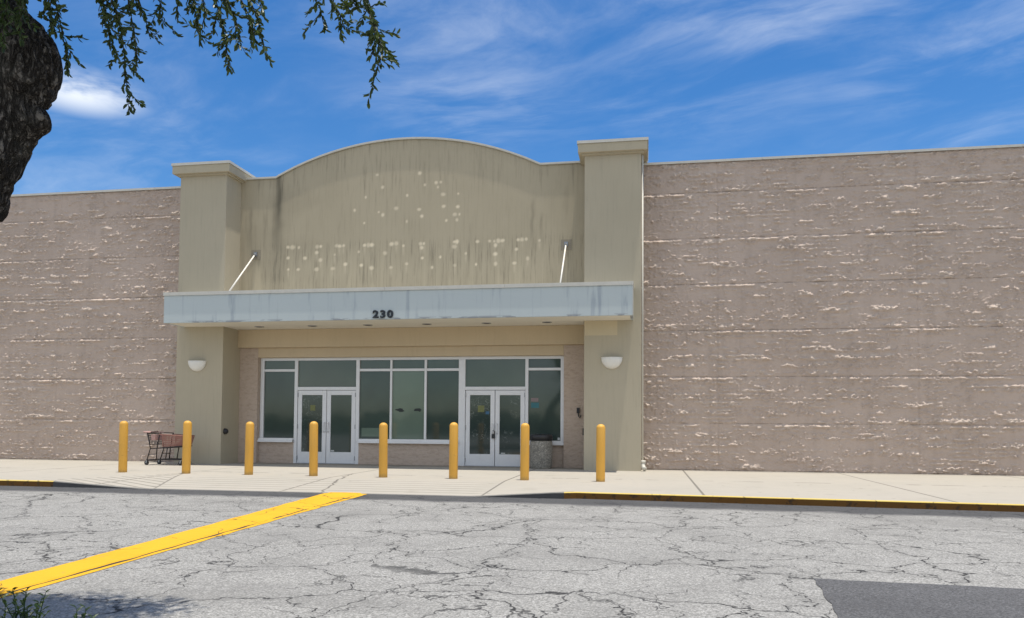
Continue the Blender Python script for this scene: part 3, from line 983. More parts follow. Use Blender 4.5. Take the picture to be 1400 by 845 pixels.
wash += np.exp(-((X + 10.98 + 0.03 * (Z - 5)) / (0.05 + 0.12 * np.clip(5.8 - Z, 0, 1))) ** 2) * (Z < 5.85) * np.clip((5.85 - Z) * 4, 0, 1)
wash += 0.5 * np.clip((fbm(X * 14, Z * 0.35 + 9, 4) - 0.5) * 5, 0, 1) * np.clip((6.3 - Z) / 0.9, 0, 1)
DOTS = [(-7.41,8.11),(-6.17,8.10),(-7.25,7.75),(-7.74,7.49),(-6.53,7.49),(-6.02,7.76),(-5.70,7.81),(-5.57,7.82),(-5.65,7.68),(-5.50,7.47),(-5.07,7.47),(-8.06,7.13),(-7.35,7.05),(-7.23,6.97),(-6.84,7.14),(-6.18,7.08),(-6.10,6.89),(-6.53,6.76),(-7.77,6.76),(-5.48,7.14),(-5.08,7.11),(-5.16,6.90),(-5.03,6.90),(-5.10,6.75),(-5.40,6.74),(-10.04,6.15),(-9.90,6.14),(-9.71,6.13),(-9.16,6.13),(-9.05,6.14),(-8.58,6.14),(-8.49,6.13),(-8.37,6.14),(-7.75,6.13),(-7.64,6.13),(-7.54,6.13),(-6.96,6.14),(-6.82,6.15),(-6.62,6.08),(-6.12,6.12),(-6.03,6.12),(-5.16,6.14),(-5.09,6.14),(-4.52,6.13),(-4.18,6.13),(-4.05,6.12),(-3.94,6.13),(-3.82,6.13),(-3.39,6.14),(-3.29,6.14),(-3.17,6.15),(-2.81,6.10),(-10.03,5.84),(-9.52,5.82),(-9.17,5.97),(-9.05,5.75),(-8.63,5.89),(-7.92,5.95),(-7.15,5.89),(-6.09,6.01),(-6.07,5.72),(-5.56,5.73),(-5.16,6.01),(-4.84,5.81),(-4.02,6.01),(-4.02,5.77),(-3.44,5.88),(-3.13,5.62),(-10.02,5.51),(-9.72,5.50),(-9.17,5.49),(-8.31,5.61),(-8.68,5.50),(-7.84,5.57),(-7.54,5.48),(-6.97,5.48),(-6.52,5.57),(-5.79,5.45),(-5.15,5.49),(-4.55,5.50),(-4.01,5.50),(-3.49,5.50)]
rng = np.random.RandomState(5)
# filled holes where sign letters were taken down
for x_, z_ in DOTS:
    r_ = rng.uniform(0.034, 0.062) if z_ < 6.4 else rng.uniform(0.030, 0.052)
    e_ = rng.uniform(0.75, 1.3)
    wob_ = 0.35 * (fbm(X * 11 + x_ * 3, Z * 11, 2) - 0.5)
    q_ = np.sqrt(((X - x_) / (r_ * e_)) ** 2 + ((Z - z_) / r_) ** 2) + wob_
    patch = np.maximum(patch, np.clip((1.35 - q_) / 0.75, 0, 1) * rng.uniform(0.6, 1.0))
    if z_ < 6.4 and rng.rand() < 0.5:
        patch = np.maximum(patch, 0.45 * np.exp(-((X - x_) / 0.03) ** 2) * np.clip((z_ - Z) * 8, 0, 1) * np.clip((Z - z_ + 0.3) / 0.3, 0, 1))
me = grid_mesh('sign_panel', np.stack([X, np.full_like(X, D), Z], -1))
set_attr(me, 'stain', np.clip(stain, 0, 1)); set_attr(me, 'patch', np.clip(patch, 0, 1))
set_attr(me, 'wash', np.clip(wash, 0, 1)); set_attr(me, 'streaky', np.clip(streaky, 0, 1.3))
panel = reparent(link_mesh('sign_panel', me, M['panel']), store)
# body of the panel behind its face, and its bent metal coping
tx = np.linspace(-11.52, -1.541, 121); tz = panel_top(tx)
b_ = bmesh.new()
ring = []
for a, c in zip(tx, tz):
    ring.append([b_.verts.new((a, D + 0.006, c - 0.002)), b_.verts.new((a, D + 0.35, c - 0.002)), b_.verts.new((a, D + 0.35, 3.8)), b_.verts.new((a, D + 0.006, 3.8))])
for A, B in zip(ring[:-1], ring[1:]):
    for k in (0, 1, 2, 3):
        b_.faces.new((A[k], B[k], B[(k + 1) % 4], A[(k + 1) % 4]))
me = bpy.data.meshes.new('panel_core'); b_.to_mesh(me); b_.free()
reparent(link_mesh('panel_core', me, M['cap']), panel)
b_ = bmesh.new()
ring = []
for a, c in zip(tx, tz):
    pr = [(D - 0.035, c - 0.02), (D - 0.045, c + 0.0), (D - 0.045, c + 0.036), (D + 0.40, c + 0.04), (D + 0.40, c - 0.04), (D + 0.02, c + 0.012), (D - 0.02, c - 0.002)]
    ring.append([b_.verts.new((a, y, z)) for y, z in pr])
for A, B in zip(ring[:-1], ring[1:]):
    n = len(A)
    for k in range(n):
        b_.faces.new((A[k], B[k], B[(k + 1) % n], A[(k + 1) % n]))
bmesh.ops.recalc_face_normals(b_, faces=b_.faces)
me = bpy.data.meshes.new('panel_coping'); b_.to_mesh(me); b_.free()
reparent(link_mesh('panel_coping', me, M['flash']), panel)

# canopy: hollow box of fascia boards, soffit, roof sheet, metal lip
CX0, CX1, CZ0, CZ1 = -12.72, -0.305, 3.80, 4.58
canopy = reparent(empty('canopy', (-6.5, DC, CZ0)), store)


def cbox(name, x0, x1, y0, y1, z0, z1, mat, bevel=0.0, parent=None):
    return reparent(box(name, x0, x1, y0, y1, z0, z1, mat, bevel=bevel), parent or canopy)


cbox('fascia', CX0, CX1, DC, DC + 0.06, CZ0 - 0.005, CZ1, M['canopy'])
cbox('fascia', CX0, CX0 + 0.06, DC + 0.061, DP - 0.003, CZ0 - 0.005, CZ1, M['canopy'])
cbox('fascia', CX1 - 0.06, CX1, DC + 0.061, DP - 0.003, CZ0 - 0.005, CZ1, M['canopy'])
m = MB()
m.box(CX0 + 0.061, CX1 - 0.061, DC + 0.061, DP - 0.003, CZ0, CZ0 + 0.04)
m.box(-11.517, -1.545, DP - 0.002, D - 0.003, CZ0, CZ0 + 0.04)
soffit = reparent(m.build('soffit', M['soffit']), canopy)
m = MB()
m.box(CX0 + 0.061, CX1 - 0.061, DC + 0.061, DP - 0.003, CZ1 - 0.12, CZ1 - 0.08)
m.box(-11.517, -1.545, DP - 0.002, D - 0.003, CZ1 - 0.12, CZ1 - 0.08)
reparent(m.build('canopy_roof', M['tar']), canopy)
m = MB()
x = CX0 - 0.02
while x < CX1:
    e = min(x + 3.1, CX1 + 0.02)
    m.box(x + 0.003, e - 0.003, DC - 0.022, DC + 0.09, CZ1 + 0.002, CZ1 + 0.036)
    m.box(x + 0.003, e - 0.003, DC - 0.026, DC - 0.012, CZ1 - 0.055, CZ1 + 0.03)
    x = e
for xa in (CX0 - 0.02, CX1 - 0.075):
    m.box(xa, xa + 0.095, DC + 0.092, DP - 0.004, CZ1 + 0.002, CZ1 + 0.036)
m.box(CX1 + 0.001, CX1 + 0.018, DC - 0.008, DC + 0.05, CZ0, CZ1 - 0.057)       # bright corner trim
reparent(m.build('canopy_flashing', M['flash']), canopy)
for xv in (-10.52, -8.96, -7.375, -5.73, -4.115, -2.51):
    m = MB()
    m.lathe([(0.085, -0.012), (0.125, -0.012), (0.13, -0.001), (0.085, -0.001), (0.085, -0.012)], 20, (xv, 19.76, CZ0))
    dl = reparent(m.build('downlight', M['steel'], smooth=False), canopy)
    m = MB(); m.lathe([(0.0, -0.005), (0.083, -0.006)], 20, (xv, 19.76, CZ0))
    reparent(m.build('lens', M['hole']), dl)
# street number
fc = bpy.data.curves.new('street_number', 'FONT')
fc.body = '230'
fc.size = 0.262
fc.extrude = 0.008
fc.bevel_depth = 0.0115
fc.bevel_resolution = 2
fc.space_character = 1.22
fc.align_x = 'CENTER'
tmp = bpy.data.objects.new('street_number', fc)
COL.objects.link(tmp)
bpy.context.view_layer.update()
me = bpy.data.meshes.new_from_object(tmp.evaluated_get(bpy.context.evaluated_depsgraph_get()))
bpy.data.objects.remove(tmp)
me.name = 'street_number'
num = link_mesh('street_number', me, None)
me.materials.clear(); me.materials.append(M['number'])
num.location = (-6.575, DC - 0.021, 3.838)
num.rotation_euler = (R(90), 0, 0)
num.scale = (1.2, 1, 1.0)
reparent(num, canopy)
# tie rods from the sign panel to the canopy edge
M['plate'] = plain('stained_plate', (0.27, 0.235, 0.175), 0.8, 0.0, 0.3, 10)
for xv in (-11.02, -2.09):
    m = MB(); m.box(xv - 0.145, xv + 0.145, D - 0.010, D + 0.01, 5.81, 6.10)
    pt = m.build('anchor_plate', M['plate'])
    m = MB()
    m.tube([(xv, D - 0.10, 5.915), (xv + 0.0, DC + 0.15, 4.50)], 0.021, 8)
    rd = reparent(m.build('tie_rod', M['rod'], smooth=True), canopy)
    reparent(pt, rd)
    m = MB()
    m.tube([(xv, D - 0.008, 5.97), (xv, D - 0.11, 5.925)], 0.035, 8)
    m.box(xv - 0.05, xv + 0.05, D - 0.05, D - 0.01, 5.91, 6.03)
    reparent(m.build('clevis', M['steel']), rd)

# recess under the canopy
DJ = D + 0.12
sb('beam', -11.517, -1.544, D - 0.02, D + 0.30, 3.285, 3.797, M['header'], 0.006)
sb('header', -10.95, -2.155, DJ, D + 0.5, 3.012, 3.283, M['header'])
sb('jamb', -11.517, -10.955, DJ + 0.004, D + 0.5, -0.02, 3.283, M['blockflat'])
sb('jamb', -2.15, -1.544, DJ + 0.004, D + 0.5, -0.02, 3.283, M['blockflat'])
sb('wall', -13, 0, D + 0.9, D + 1.0, -0.02, HW, M['hole'])

# storefront: aluminium bars butted end to end, panes set back in them
MUL = [(-10.945, -10.835), (-9.895, -9.80), (-8.045, -7.945), (-7.045, -6.985), (-6.05, -5.985), (-5.07, -4.885), (-3.215, -3.13), (-2.25, -2.16)]
TOP0, TOP1 = 2.93, 3.01
TR0, TR1 = 2.615, 2.685
DR0, DR1 = 2.085, 2.175
SILL0, SILL1 = 0.615, 0.715
FY0, FY1 = DS, DS + 0.11
sf = reparent(empty('storefront', (-6.5, DS, 0)), store)


def fb(m_, x0, x1, z0, z1, y0=FY0, y1=FY1):
    m_.box(x0, x1, y0, y1, z0, z1)


m = MB()
fb(m, -10.945, -2.16, TOP0, TOP1)
for k, (a, c) in enumerate(MUL):
    lo = 0.0 if k in (1, 2, 5, 6) else SILL1
    if k in (0, 7): lo = SILL1
    fb(m, a, c, lo, TOP0 - 0.001)
bays = [(MUL[i][1], MUL[i + 1][0]) for i in range(7)]
win = [0, 2, 3, 4, 6]
for i in win:
    a, c = bays[i]
    fb(m, a + .001, c - .001, TR0, TR1)
for i in (1, 5):
    a, c = bays[i]
    fb(m, a + .001, c - .001, DR0, DR1)
# sills
for a, c in ((-10.97, -9.90), (-7.944, -5.071), (-3.129, -2.13)):
    m.box(a, c, DS - 0.06, DS + 0.11, SILL0, SILL1 - 0.001)
    m.box(a, c, DS - 0.10, DS + 0.0, SILL0 - 0.02, SILL0 + 0.035)
reparent(m.build('frame', M['alu'], bevel=0.004), sf)
# block under the windows
for a, c in ((-10.953, -9.897), (-7.943, -5.072), (-3.128, -2.152)):
    cbox('sill_wall', a, c, DS, DS + 0.25, -0.02, SILL0 - 0.021, M['blockflat'], parent=sf)
GY = DS + 0.05
for i in win:
    a, c = bays[i]
    hi_m = M['glass_up'] if i != 6 else M['glass']
    cbox('transom_pane', a + .002, c - .002, GY, GY + 0.012, TR1 + .001, TOP0 - .001, hi_m, parent=sf)
    cbox('window_pane', a + .002, c - .002, GY, GY + 0.012, SILL1 + .001, TR0 - .001, M['glass_mid'] if i == 3 else M['glass'], parent=sf)
for i in (1, 5):
    a, c = bays[i]
    cbox('transom_pane', a + .002, c - .002, GY, GY + 0.012, DR1 + .001, TOP0 - .001, M['glass_up'], parent=sf)
# dark marks on the papered pane, small notices on the glass
M['yellow_note'] = plain('yellow_notice', (0.16, 0.17, 0.06), 0.6, 0, 0.4, 30)
M['pink_note'] = plain('pink_notice', (0.22, 0.17, 0.17), 0.6, 0, 0.2, 30)
M['cyan_note'] = plain('cyan_notice', (0.035, 0.15, 0.175), 0.6, 0, 0.3, 30)
M['blue_note'] = plain('blue_notice', (0.04, 0.12, 0.22), 0.6, 0, 0.3, 30)
M['paper'] = plain('paper', (0.5, 0.52, 0.50), 0.8, 0, 0.1, 30)
M['smudge'] = plain('dark_mark', (0.012, 0.018, 0.016), 0.5, 0, 0.2, 20)


def note(x0, x1, z0, z1, mat, y=None, name='notice', parent=None):
    y = GY if y is None else y
    return cbox(name, x0, x1, y - 0.003, y - 0.0005, z0, z1, mat, parent=parent or sf)


def soft_mark(cx, cz, rx, rz, mat, name, seed):
    m_ = MB(); pts = []
    for k in range(26):
        a = 2 * math.pi * k / 26
        q = 1 + 0.35 * (vnoise(np.array([math.cos(a) * 2 + seed]), np.array([math.sin(a) * 2 + seed]))[0] - 0.5) * 2
        pts.append((cx + rx * q * math.cos(a), cz + rz * q * math.sin(a)))
    f_ = [m_.b.verts.new((x, GY - 0.004, z)) for x, z in pts]
    m_.b.faces.new(f_)
    g_ = [m_.b.verts.new((x, GY - 0.001, z)) for x, z in pts]
    for k in range(26):
        m_.b.faces.new((f_[k], f_[(k + 1) % 26], g_[(k + 1) % 26], g_[k]))
    return reparent(m_.build(name, mat), sf)


soft_mark(-6.76, 1.53, 0.12, 0.045, M['smudge'], 'dark_mark', 3)
soft_mark(-6.24, 1.53, 0.12, 0.045, M['smudge'], 'dark_mark', 8)
note(-3.06, -2.86, 1.77, 1.87, M['pink_note'])
note(-3.06, -2.84, 1.60, 1.74, M['cyan_note'])
note(-2.33, -2.27, 0.735, 0.80, M['paper'])
note(-7.88, -7.30, 0.78, 1.02, M['glass_mid'], name='papered_strip')


# double doors
def double_door(x0, x1, left_notes, right_notes, lock):
    mid = (x0 + x1) / 2
    for k, (a, c) in enumerate(((x0 + 0.012, mid - 0.008), (mid + 0.008, x1 - 0.012))):
        p_ = empty('door', (a, DS, 0)); reparent(p_, store)
        st_ = 0.12
        y0, y1 = DS + 0.02, DS + 0.075
        m_ = MB()
        m_.box(a, a + st_, y0, y1, 0.012, DR0 - 0.010)
        m_.box(c - st_, c, y0, y1, 0.012, DR0 - 0.010)
        m_.box(a + st_, c - st_, y0, y1, DR0 - 0.14, DR0 - 0.010)
        m_.box(a + st_, c - st_, y0, y1, 0.012, 0.33)
        reparent(m_.build('door_frame', M['alu'], bevel=0.004), p_)
        cbox('pane', a + st_ + .001, c - st_ - .001, y0 + .02, y0 + .03, 0.331, DR0 - 0.141, M['glass_door'] if notes_scr(x0, k) else M['glass'], parent=p_)
        m_ = MB()
        hx = c - 0.055 if k == 0 else a + 0.055
        m_.tube([(hx, y0 - 0.001, 1.16), (hx, y0 - 0.05, 1.15), (hx, y0 - 0.055, 1.10), (hx, y0 - 0.055, 0.94), (hx, y0 - 0.05, 0.90), (hx, y0 - 0.001, 0.89)], 0.014, 8)
        reparent(m_.build('pull_handle', M['alu'], smooth=True), p_)
        cbox('lock_plate', hx - 0.045, hx + 0.045, y0 - 0.008, y0 - 0.001, 1.0, 1.19, M['alu'], parent=p_)
        hg = a if k == 0 else c
        for zz_ in (0.16, 1.05, 1.95):
            m_ = MB(); m_.tube([(hg, y0 - 0.012, zz_ - .06), (hg, y0 - 0.012, zz_ + .06)], 0.014, 8)
            reparent(m_.build('hinge', M['steel']), p_)
        for (u0, u1, z0, z1, mt) in (left_notes, right_notes)[k]:
            cbox('notice', a + u0, a + u1, y0 + 0.016, y0 + 0.0195, z0, z1, mt, parent=p_)
        if lock and k == 0:
            m_ = MB()
            lx = mid - 0.035
            m_.box(lx - 0.045, lx + 0.045, y0 - 0.055, y0 - 0.02, 0.76, 0.88)
            m_.tube([(lx - .03, y0 - .037, 0.88), (lx - .03, y0 - .037, 0.95), (lx, y0 - .037, 0.985), (lx + .03, y0 - .037, 0.95), (lx + .03, y0 - .037, 0.88)], 0.008, 6)
            reparent(m_.build('padlock', M['black']), p_)
    cbox('threshold', x0, x1, DS - 0.06, DS + 0.1, -0.012, 0.011, M['steel'], parent=sf)


def notes_scr(x0, k):
    return x0 > -6 or k == 0


double_door(-9.80, -8.045, [(0.37, 0.52, 1.50, 1.66, M['yellow_note'])], [(0.10 + .03, 0.23, 0.345, 0.385, M['paper'])], False)
double_door(-4.885, -3.215, [(0.34, 0.52, 1.48, 1.66, M['yellow_note']), (0.56, 0.66, 1.42, 1.50, M['blue_note'])], [(0.16, 0.28, 0.345, 0.375, M['paper'])], True)

# small fittings on the recess walls
m = MB()
m.lathe([(0.0, -0.09), (0.05, -0.09), (0.075, -0.06), (0.085, 0.0)], 20)
fit = m.build('outlet_cover', M['black'])
fit.rotation_euler = (0, R(-90), 0)
fit.location = (-11.52, DP + 0.18, 0.90)
reparent(fit, store)
m = MB()
m.box(-1.80, -1.72, DJ - 0.05, DJ + 0.003, 1.46, 1.60)
m.box(-1.785, -1.735, DJ - 0.07, DJ - 0.051, 1.48, 1.56)
m.tube([(-1.76, DJ - 0.03, 1.46), (-1.75, DJ - 0.04, 1.38), (-1.71, DJ - 0.04, 1.33), (-1.69, DJ - 0.04, 1.40)], 0.016, 8)
reparent(m.build('call_box', M['black'], bevel=0.004), store)
m = MB(); m.box(-1.60, -1.545, DP + 0.35, DP + 0.47, 0.88, 1.06)
reparent(m.build('outlet_box', M['black'], bevel=0.006), store)

# white downspout in the corner of the right pillar
m = MB()
m.tube([(-0.072, DP + 0.06, 0.22), (-0.072, DP + 0.06, 8.02)], 0.024, 10)
dsp = reparent(m.build('downspout', M['white'], smooth=True), store)
m = MB()
m.tube([(-0.060, DP + 0.06, 0.24), (-0.060, DP + 0.045, 0.15), (-0.045, DP + 0.0, 0.09), (-0.01, DP - 0.05, 0.055)], 0.055, 12)
m.tube([(-0.060, DP + 0.06, 0.20), (-0.060, DP + 0.06, 0.27)], 0.066, 12)
reparent(m.build('elbow', M['white'], smooth=True), dsp)

# ------------------------------------------------------------------ wall lamps
def wall_lamp(x, z, label):
    o = empty('wall_lamp', (x, DP, z))
    m_ = MB()
    prof = [(0.268 * math.cos(a), -0.285 * math.sin(a)) for a in np.linspace(0, math.pi / 2 - 0.001, 12)]
    prof.append((0.0, -0.285))
    m_.lathe(prof, 24, (0, 0, 0), math.pi, 2 * math.pi)
    b2 = m_.build('lamp_shade', M['lamp'], o, smooth=True)
    md = b2.modifiers.new('wall', 'SOLIDIFY'); md.thickness = 0.008
    b2.scale = (1, 0.62, 1)
    m_ = MB(); m_.tube([(-0.27, -0.005, 0.003), (0.27, -0.005, 0.003)], 0.007, 6)
    n_ = 20
    m_.tube([(0.268 * math.cos(math.pi + math.pi * k / n_), 0.62 * 0.268 * math.sin(math.pi + math.pi * k / n_), 0.002) for k in range(n_ + 1)], 0.008, 6)
    m_.build('rim', M['lamp'], o)
    box('back_plate', -0.10, 0.10, -0.012, -0.001, -0.18, -0.02, M['steel'], o)
    return tag(o, label, 'wall lamp', 'bowl lamps on the entrance pillars')


wall_lamp(-12.28, 2.84, 'white half-bowl wall lamp on the left pillar above the shopping cart')
wall_lamp(-0.84, 2.85, 'white half-bowl wall lamp on the right pillar beside the call box')

# ------------------------------------------------------------------ bollards
m = MB()
prof = [(0.0, 1.175)] + [(0.088 * math.sin(a), 1.105 + 0.070 * math.cos(a)) for a in np.linspace(0.15, math.pi / 2, 8)]
prof += [(0.090, 1.095), (0.091, 0.6), (0.091, 0.0), (0.0, 0.0)]
m.lathe(prof, 32)
b0 = m.build('bollard', M['bollard'], smooth=True)
b0.data.set_sharp_from_angle(angle=R(60)) if hasattr(b0.data, 'set_sharp_from_angle') else None
BX = [-11.66, -10.09, -8.585, -7.075, -5.50, -3.965, -2.455, -0.898]
BL = ['yellow bollard farthest left, in front of the tan block wall beside the cart',
      'yellow bollard standing in front of the shopping cart and left pillar edge',
      'yellow bollard just right of the left pillar, before the block jamb',
      'yellow bollard in front of the double door nearer the shopping cart',
      'yellow bollard before the left pane of the three middle windows',
      'yellow bollard just left of the padlocked double door, by the last middle window',
      'yellow bollard between the padlocked door and the concrete trash can',
      'yellow bollard in front of the right pillar under its lamp']
rr = random.Random(4)
for k, (xv, lb) in enumerate(zip(BX, BL)):
    o = b0 if k == 0 else b0.copy()
    if k:
        COL.objects.link(o)
    yv = 15.78
    zf = (ZR + 0.008) * ramp_f(xv) * max(0.0, 1 - (yv - kerb_y(xv) - 0.15) / 2.1)
    o.location = (xv, yv, zf - 0.003)
    o.rotation_euler = (R(rr.uniform(-.5, .5)), R(rr.uniform(-.5, .5)), rr.uniform(0, 6))
    o.scale = (1, 1, rr.uniform(0.99, 1.01))
    tag(o, lb, 'bollard', 'yellow bollards before the entrance')

# ------------------------------------------------------------------ shopping cart
M['cart_red'] = plain('faded_red_plastic', (0.27, 0.125, 0.095), 0.7, 0, 0.25, 12)
M['cart_frame'] = plain('cart_frame', (0.030, 0.024, 0.022), 0.5, 0.3, 0.2)
M['cart_pink'] = plain('faded_seat_flap', (0.46, 0.28, 0.245), 0.7, 0, 0.2, 15)
cart = empty('shopping_cart', (-13.05, 18.86, 0), R(-3))
tag(cart, 'empty red plastic shopping cart with black frame left by the pillar', 'shopping cart')
# x forward (to the right in the photo), handle at x=0
m = MB()
for s in (-1, 1):
    y1 = 0.27 * s; y2 = 0.235 * s
    m.tube([(0.02, y1, 0.875), (0.13, y1, 0.44), (0.03, y1, 0.13)], 0.014, 8)                      # rear post and leg
    m.tube([(0.41, y1, 0.85), (0.36, y1, 0.62), (0.33, y1, 0.44), (0.31, y1, 0.13)], 0.015, 8)      # second upright
    m.tube([(0.13, y1, 0.44), (0.40, y1, 0.455), (0.75, y2, 0.485), (1.02, y2, 0.51)], 0.015, 8)     # rail under the basket
    m.tube([(0.02, y1, 0.865), (0.42, y1, 0.85)], 0.010, 8)
    m.tube([(0.62, y2, 0.475), (0.57, y2, 0.16)], 0.014, 8)
    m.tube([(0.08, y1, 0.285), (0.33, y1, 0.30)], 0.008, 8)
m.tube([(0.13, -0.27, 0.44), (0.13, 0.27, 0.44)], 0.012, 8)
m.tube([(0.03, -0.27, 0.14), (0.03, 0.27, 0.14)], 0.012, 8)
m.tube([(1.02, -0.235, 0.51), (1.02, 0.235, 0.51)], 0.012, 8)
m.build('frame', M['cart_frame'], cart, smooth=True)
m = MB()
for s in (-1, 1):
    m.tube([(0.30, 0.26 * s, 0.155), (0.62, 0.22 * s, 0.155), (1.00, 0.19 * s, 0.15)], 0.015, 8)
    m.tube([(0.03, 0.27 * s, 0.13), (0.32, 0.27 * s, 0.14)], 0.012, 8)
for k in range(9):
    m.tube([(0.34 + k * 0.08, -0.24 + k * .005, 0.16), (0.34 + k * 0.08, 0.24 - k * .005, 0.16)], 0.006, 6)
m.build('lower_rack', M['cart_frame'], cart)
# basket of slotted panels
m = MB()


def slats(m_, P00, P10, P11, P01, nu, nv, wv=0.022, th=0.008):
    """an open plastic lattice between four corners"""
    A, B, C_, D_ = map(Vector, (P00, P10, P11, P01))
    nrm = (B - A).cross(D_ - A).normalized()
    for i in range(nu + 1):
        t_ = i / nu
        m_.bar(A.lerp(B, t_), D_.lerp(C_, t_), wv if 0 < i < nu else wv * 1.6, th, nrm)
    for j in range(nv + 1):
        t_ = j / nv
        m_.bar(A.lerp(D_, t_), B.lerp(C_, t_), wv if 0 < j < nv else wv * 1.9, th * 0.8, nrm)


for s in (-1, 1):
    slats(m, (0.48, 0.24 * s, 0.50), (1.02, 0.205 * s, 0.545), (1.07, 0.25 * s, 0.78), (0.50, 0.285 * s, 0.80), 14, 6, 0.017)
slats(m, (1.02, -0.205, 0.545), (1.02, 0.205, 0.545), (1.07, 0.25, 0.78), (1.07, -0.25, 0.78), 10, 6, 0.017)
slats(m, (0.36, -0.23, 0.46), (0.36, 0.23, 0.46), (1.04, 0.20, 0.525), (1.04, -0.20, 0.525), 9, 14, 0.02)
m.build('basket', M['cart_red'], cart)
m = MB()
m.tube([(0.40, -0.285, 0.82), (0.75, -0.27, 0.80), (1.07, -0.252, 0.785), (1.09, 0.0, 0.783), (1.07, 0.252, 0.785), (0.75, 0.27, 0.80), (0.40, 0.285, 0.82)], 0.013, 8)
m.build('basket_rim', M['cart_red'], cart, smooth=True)
m = MB()
slats(m, (0.11, -0.25, 0.55), (0.11, 0.25, 0.55), (0.04, 0.26, 0.84), (0.04, -0.26, 0.84), 9, 5, 0.012)
m.build('rear_gate', M['cart_frame'], cart)
m = MB(); m.bar((0.13, -0.20, 0.665), (0.10, -0.20, 0.805), 0.02, 0.02)
m.box(0.10, 0.22, -0.215, -0.20, 0.66, 0.81)
m.box(0.10, 0.22, 0.20, 0.215, 0.66, 0.81)
m.box(0.095, 0.112, -0.20, 0.20, 0.66, 0.81)
m.build('child_seat', M['cart_pink'], cart, bevel=0.003)
m = MB(); m.tube([(-0.07, -0.29, 0.878), (-0.07, 0.29, 0.878)], 0.020, 10)
for s in (-1, 1):
    m.tube([(-0.07, 0.28 * s, 0.878), (0.03, 0.27 * s, 0.87), (0.12, 0.27 * s, 0.868)], 0.014, 8)
m.build('handle', M['cart_pink'], cart, smooth=True)


def wheel(x, y):
    m_ = MB(); m_.tube([(x, y - 0.018, 0.062), (x, y + 0.018, 0.062)], 0.062, 18)
    w_ = m_.build('wheel', M['black'], cart, bevel=0.006)
    m_ = MB()
    for s in (-1, 1):
        m_.bar((x, y + s * 0.026, 0.055), (x + 0.02, y + s * 0.026, 0.135), 0.035, 0.005, (0, 1, 0))
    m_.box(x - 0.012, x + 0.045, y - 0.029, y + 0.029, 0.128, 0.142)
    m_.build('fork', M['steel'], w_)


for x_, y_ in ((0.01, -0.25), (0.01, 0.25), (0.29, -0.25), (0.29, 0.25), (0.98, -0.18), (0.98, 0.18)):
    if x_ != 0.29:
        wheel(x_, y_)
m = MB()
for s in (-1, 1):
    m.tube([(0.29, 0.25 * s - 0.018, 0.06), (0.29, 0.25 * s + 0.018, 0.06)], 0.06, 18)
m.b.free()

# ------------------------------------------------------------------ concrete trash can
def aggregate():
    m_, N, b = new_mat('exposed_aggregate')
    p = N.obj()
    v = N.sep(N.voro(p, 34.0, 'F1', 'Color'))[0]
    e = N.voro(p, 34.0, 'DISTANCE_TO_EDGE')
    big = N.noise(p, 4.0, 4, 0.6)
    c = N.mix(v, (0.20, 0.185, 0.155), (0.42, 0.39, 0.33))
    c = N.mix(N.step(e, 0.10, 0.02), c, (0.16, 0.15, 0.13))
    c = N.mix(N.m('MULTIPLY', N.step(big, 0.45, 0.7), 0.4), c, (0.12, 0.11, 0.095))
    N.l.new(c, b.inputs['Base Color'])
    b.inputs['Roughness'].default_value = 0.9
    bump(N, b, e, 0.8, 0.01)
    return m_


M['agg'] = aggregate()
tc = empty('trash_can', (-2.70, 20.17, 0))
tag(tc, 'round concrete trash can with black lid beside the padlocked double door', 'trash can')
m = MB()
m.lathe([(0.0, 0.0), (0.265, 0.0), (0.280, 0.02), (0.292, 0.10), (0.297, 0.55), (0.290, 0.70), (0.278, 0.725), (0.25, 0.73), (0.0, 0.73)], 40)
body = m.build('body', M['agg'], tc, smooth=True)
m = MB()
m.lathe([(0.27, 0.732), (0.30, 0.735), (0.302, 0.86), (0.285, 0.885), (0.12, 0.90), (0.115, 0.885), (0.0, 0.88)], 40)
m.build('lid', M['black'], tc, smooth=True)

# ------------------------------------------------------------------ tree
def bark():
    m_, N, b = new_mat('bark')
    p = N.pos()
    q = N.scale(p, 1, 1, 0.26)
    wv = N.vm('ADD', q, N.scale(N.vm('SUBTRACT', N.noise_c(p, 7, 4), (0.5, 0.5, 0.5)), 0.06, 0.06, 0.03))
    r1 = N.m('ABSOLUTE', N.m('SUBTRACT', N.noise(wv, 20, 4, 0.6), 0.5))
    r2 = N.m('ABSOLUTE', N.m('SUBTRACT', N.noise(N.vm('ADD', N.scale(wv, 1, 1, 1.9), (5, 3, 1)), 34, 4, 0.6), 0.5))
    e = N.m('MULTIPLY', N.step(r1, 0.0, 0.10), N.m('ADD', 0.45, N.m('MULTIPLY', N.step(r2, 0.0, 0.08), 0.55)))
    n = N.noise(p, 60, 5, 0.7)
    mid = N.noise(p, 4, 4, 0.6)
    c = N.mix(e, (0.016, 0.014, 0.012), (0.185, 0.165, 0.142))
    c = N.mix(N.m('MULTIPLY', N.step(n, 0.42, 0.72), 0.6), c, (0.05, 0.044, 0.038))
    c = N.mix(N.m('MULTIPLY', N.step(mid, 0.5, 0.75), 0.3), c, (0.11, 0.115, 0.09))
    N.l.new(c, b.inputs['Base Color'])
    b.inputs['Roughness'].default_value = 0.95
    b.inputs['Specular IOR Level'].default_value = 0.1
    bump(N, b, N.m('ADD', e, N.m('MULTIPLY', n, 0.3)), 1.0, 0.025)
    return m_


M['bark'] = bark()


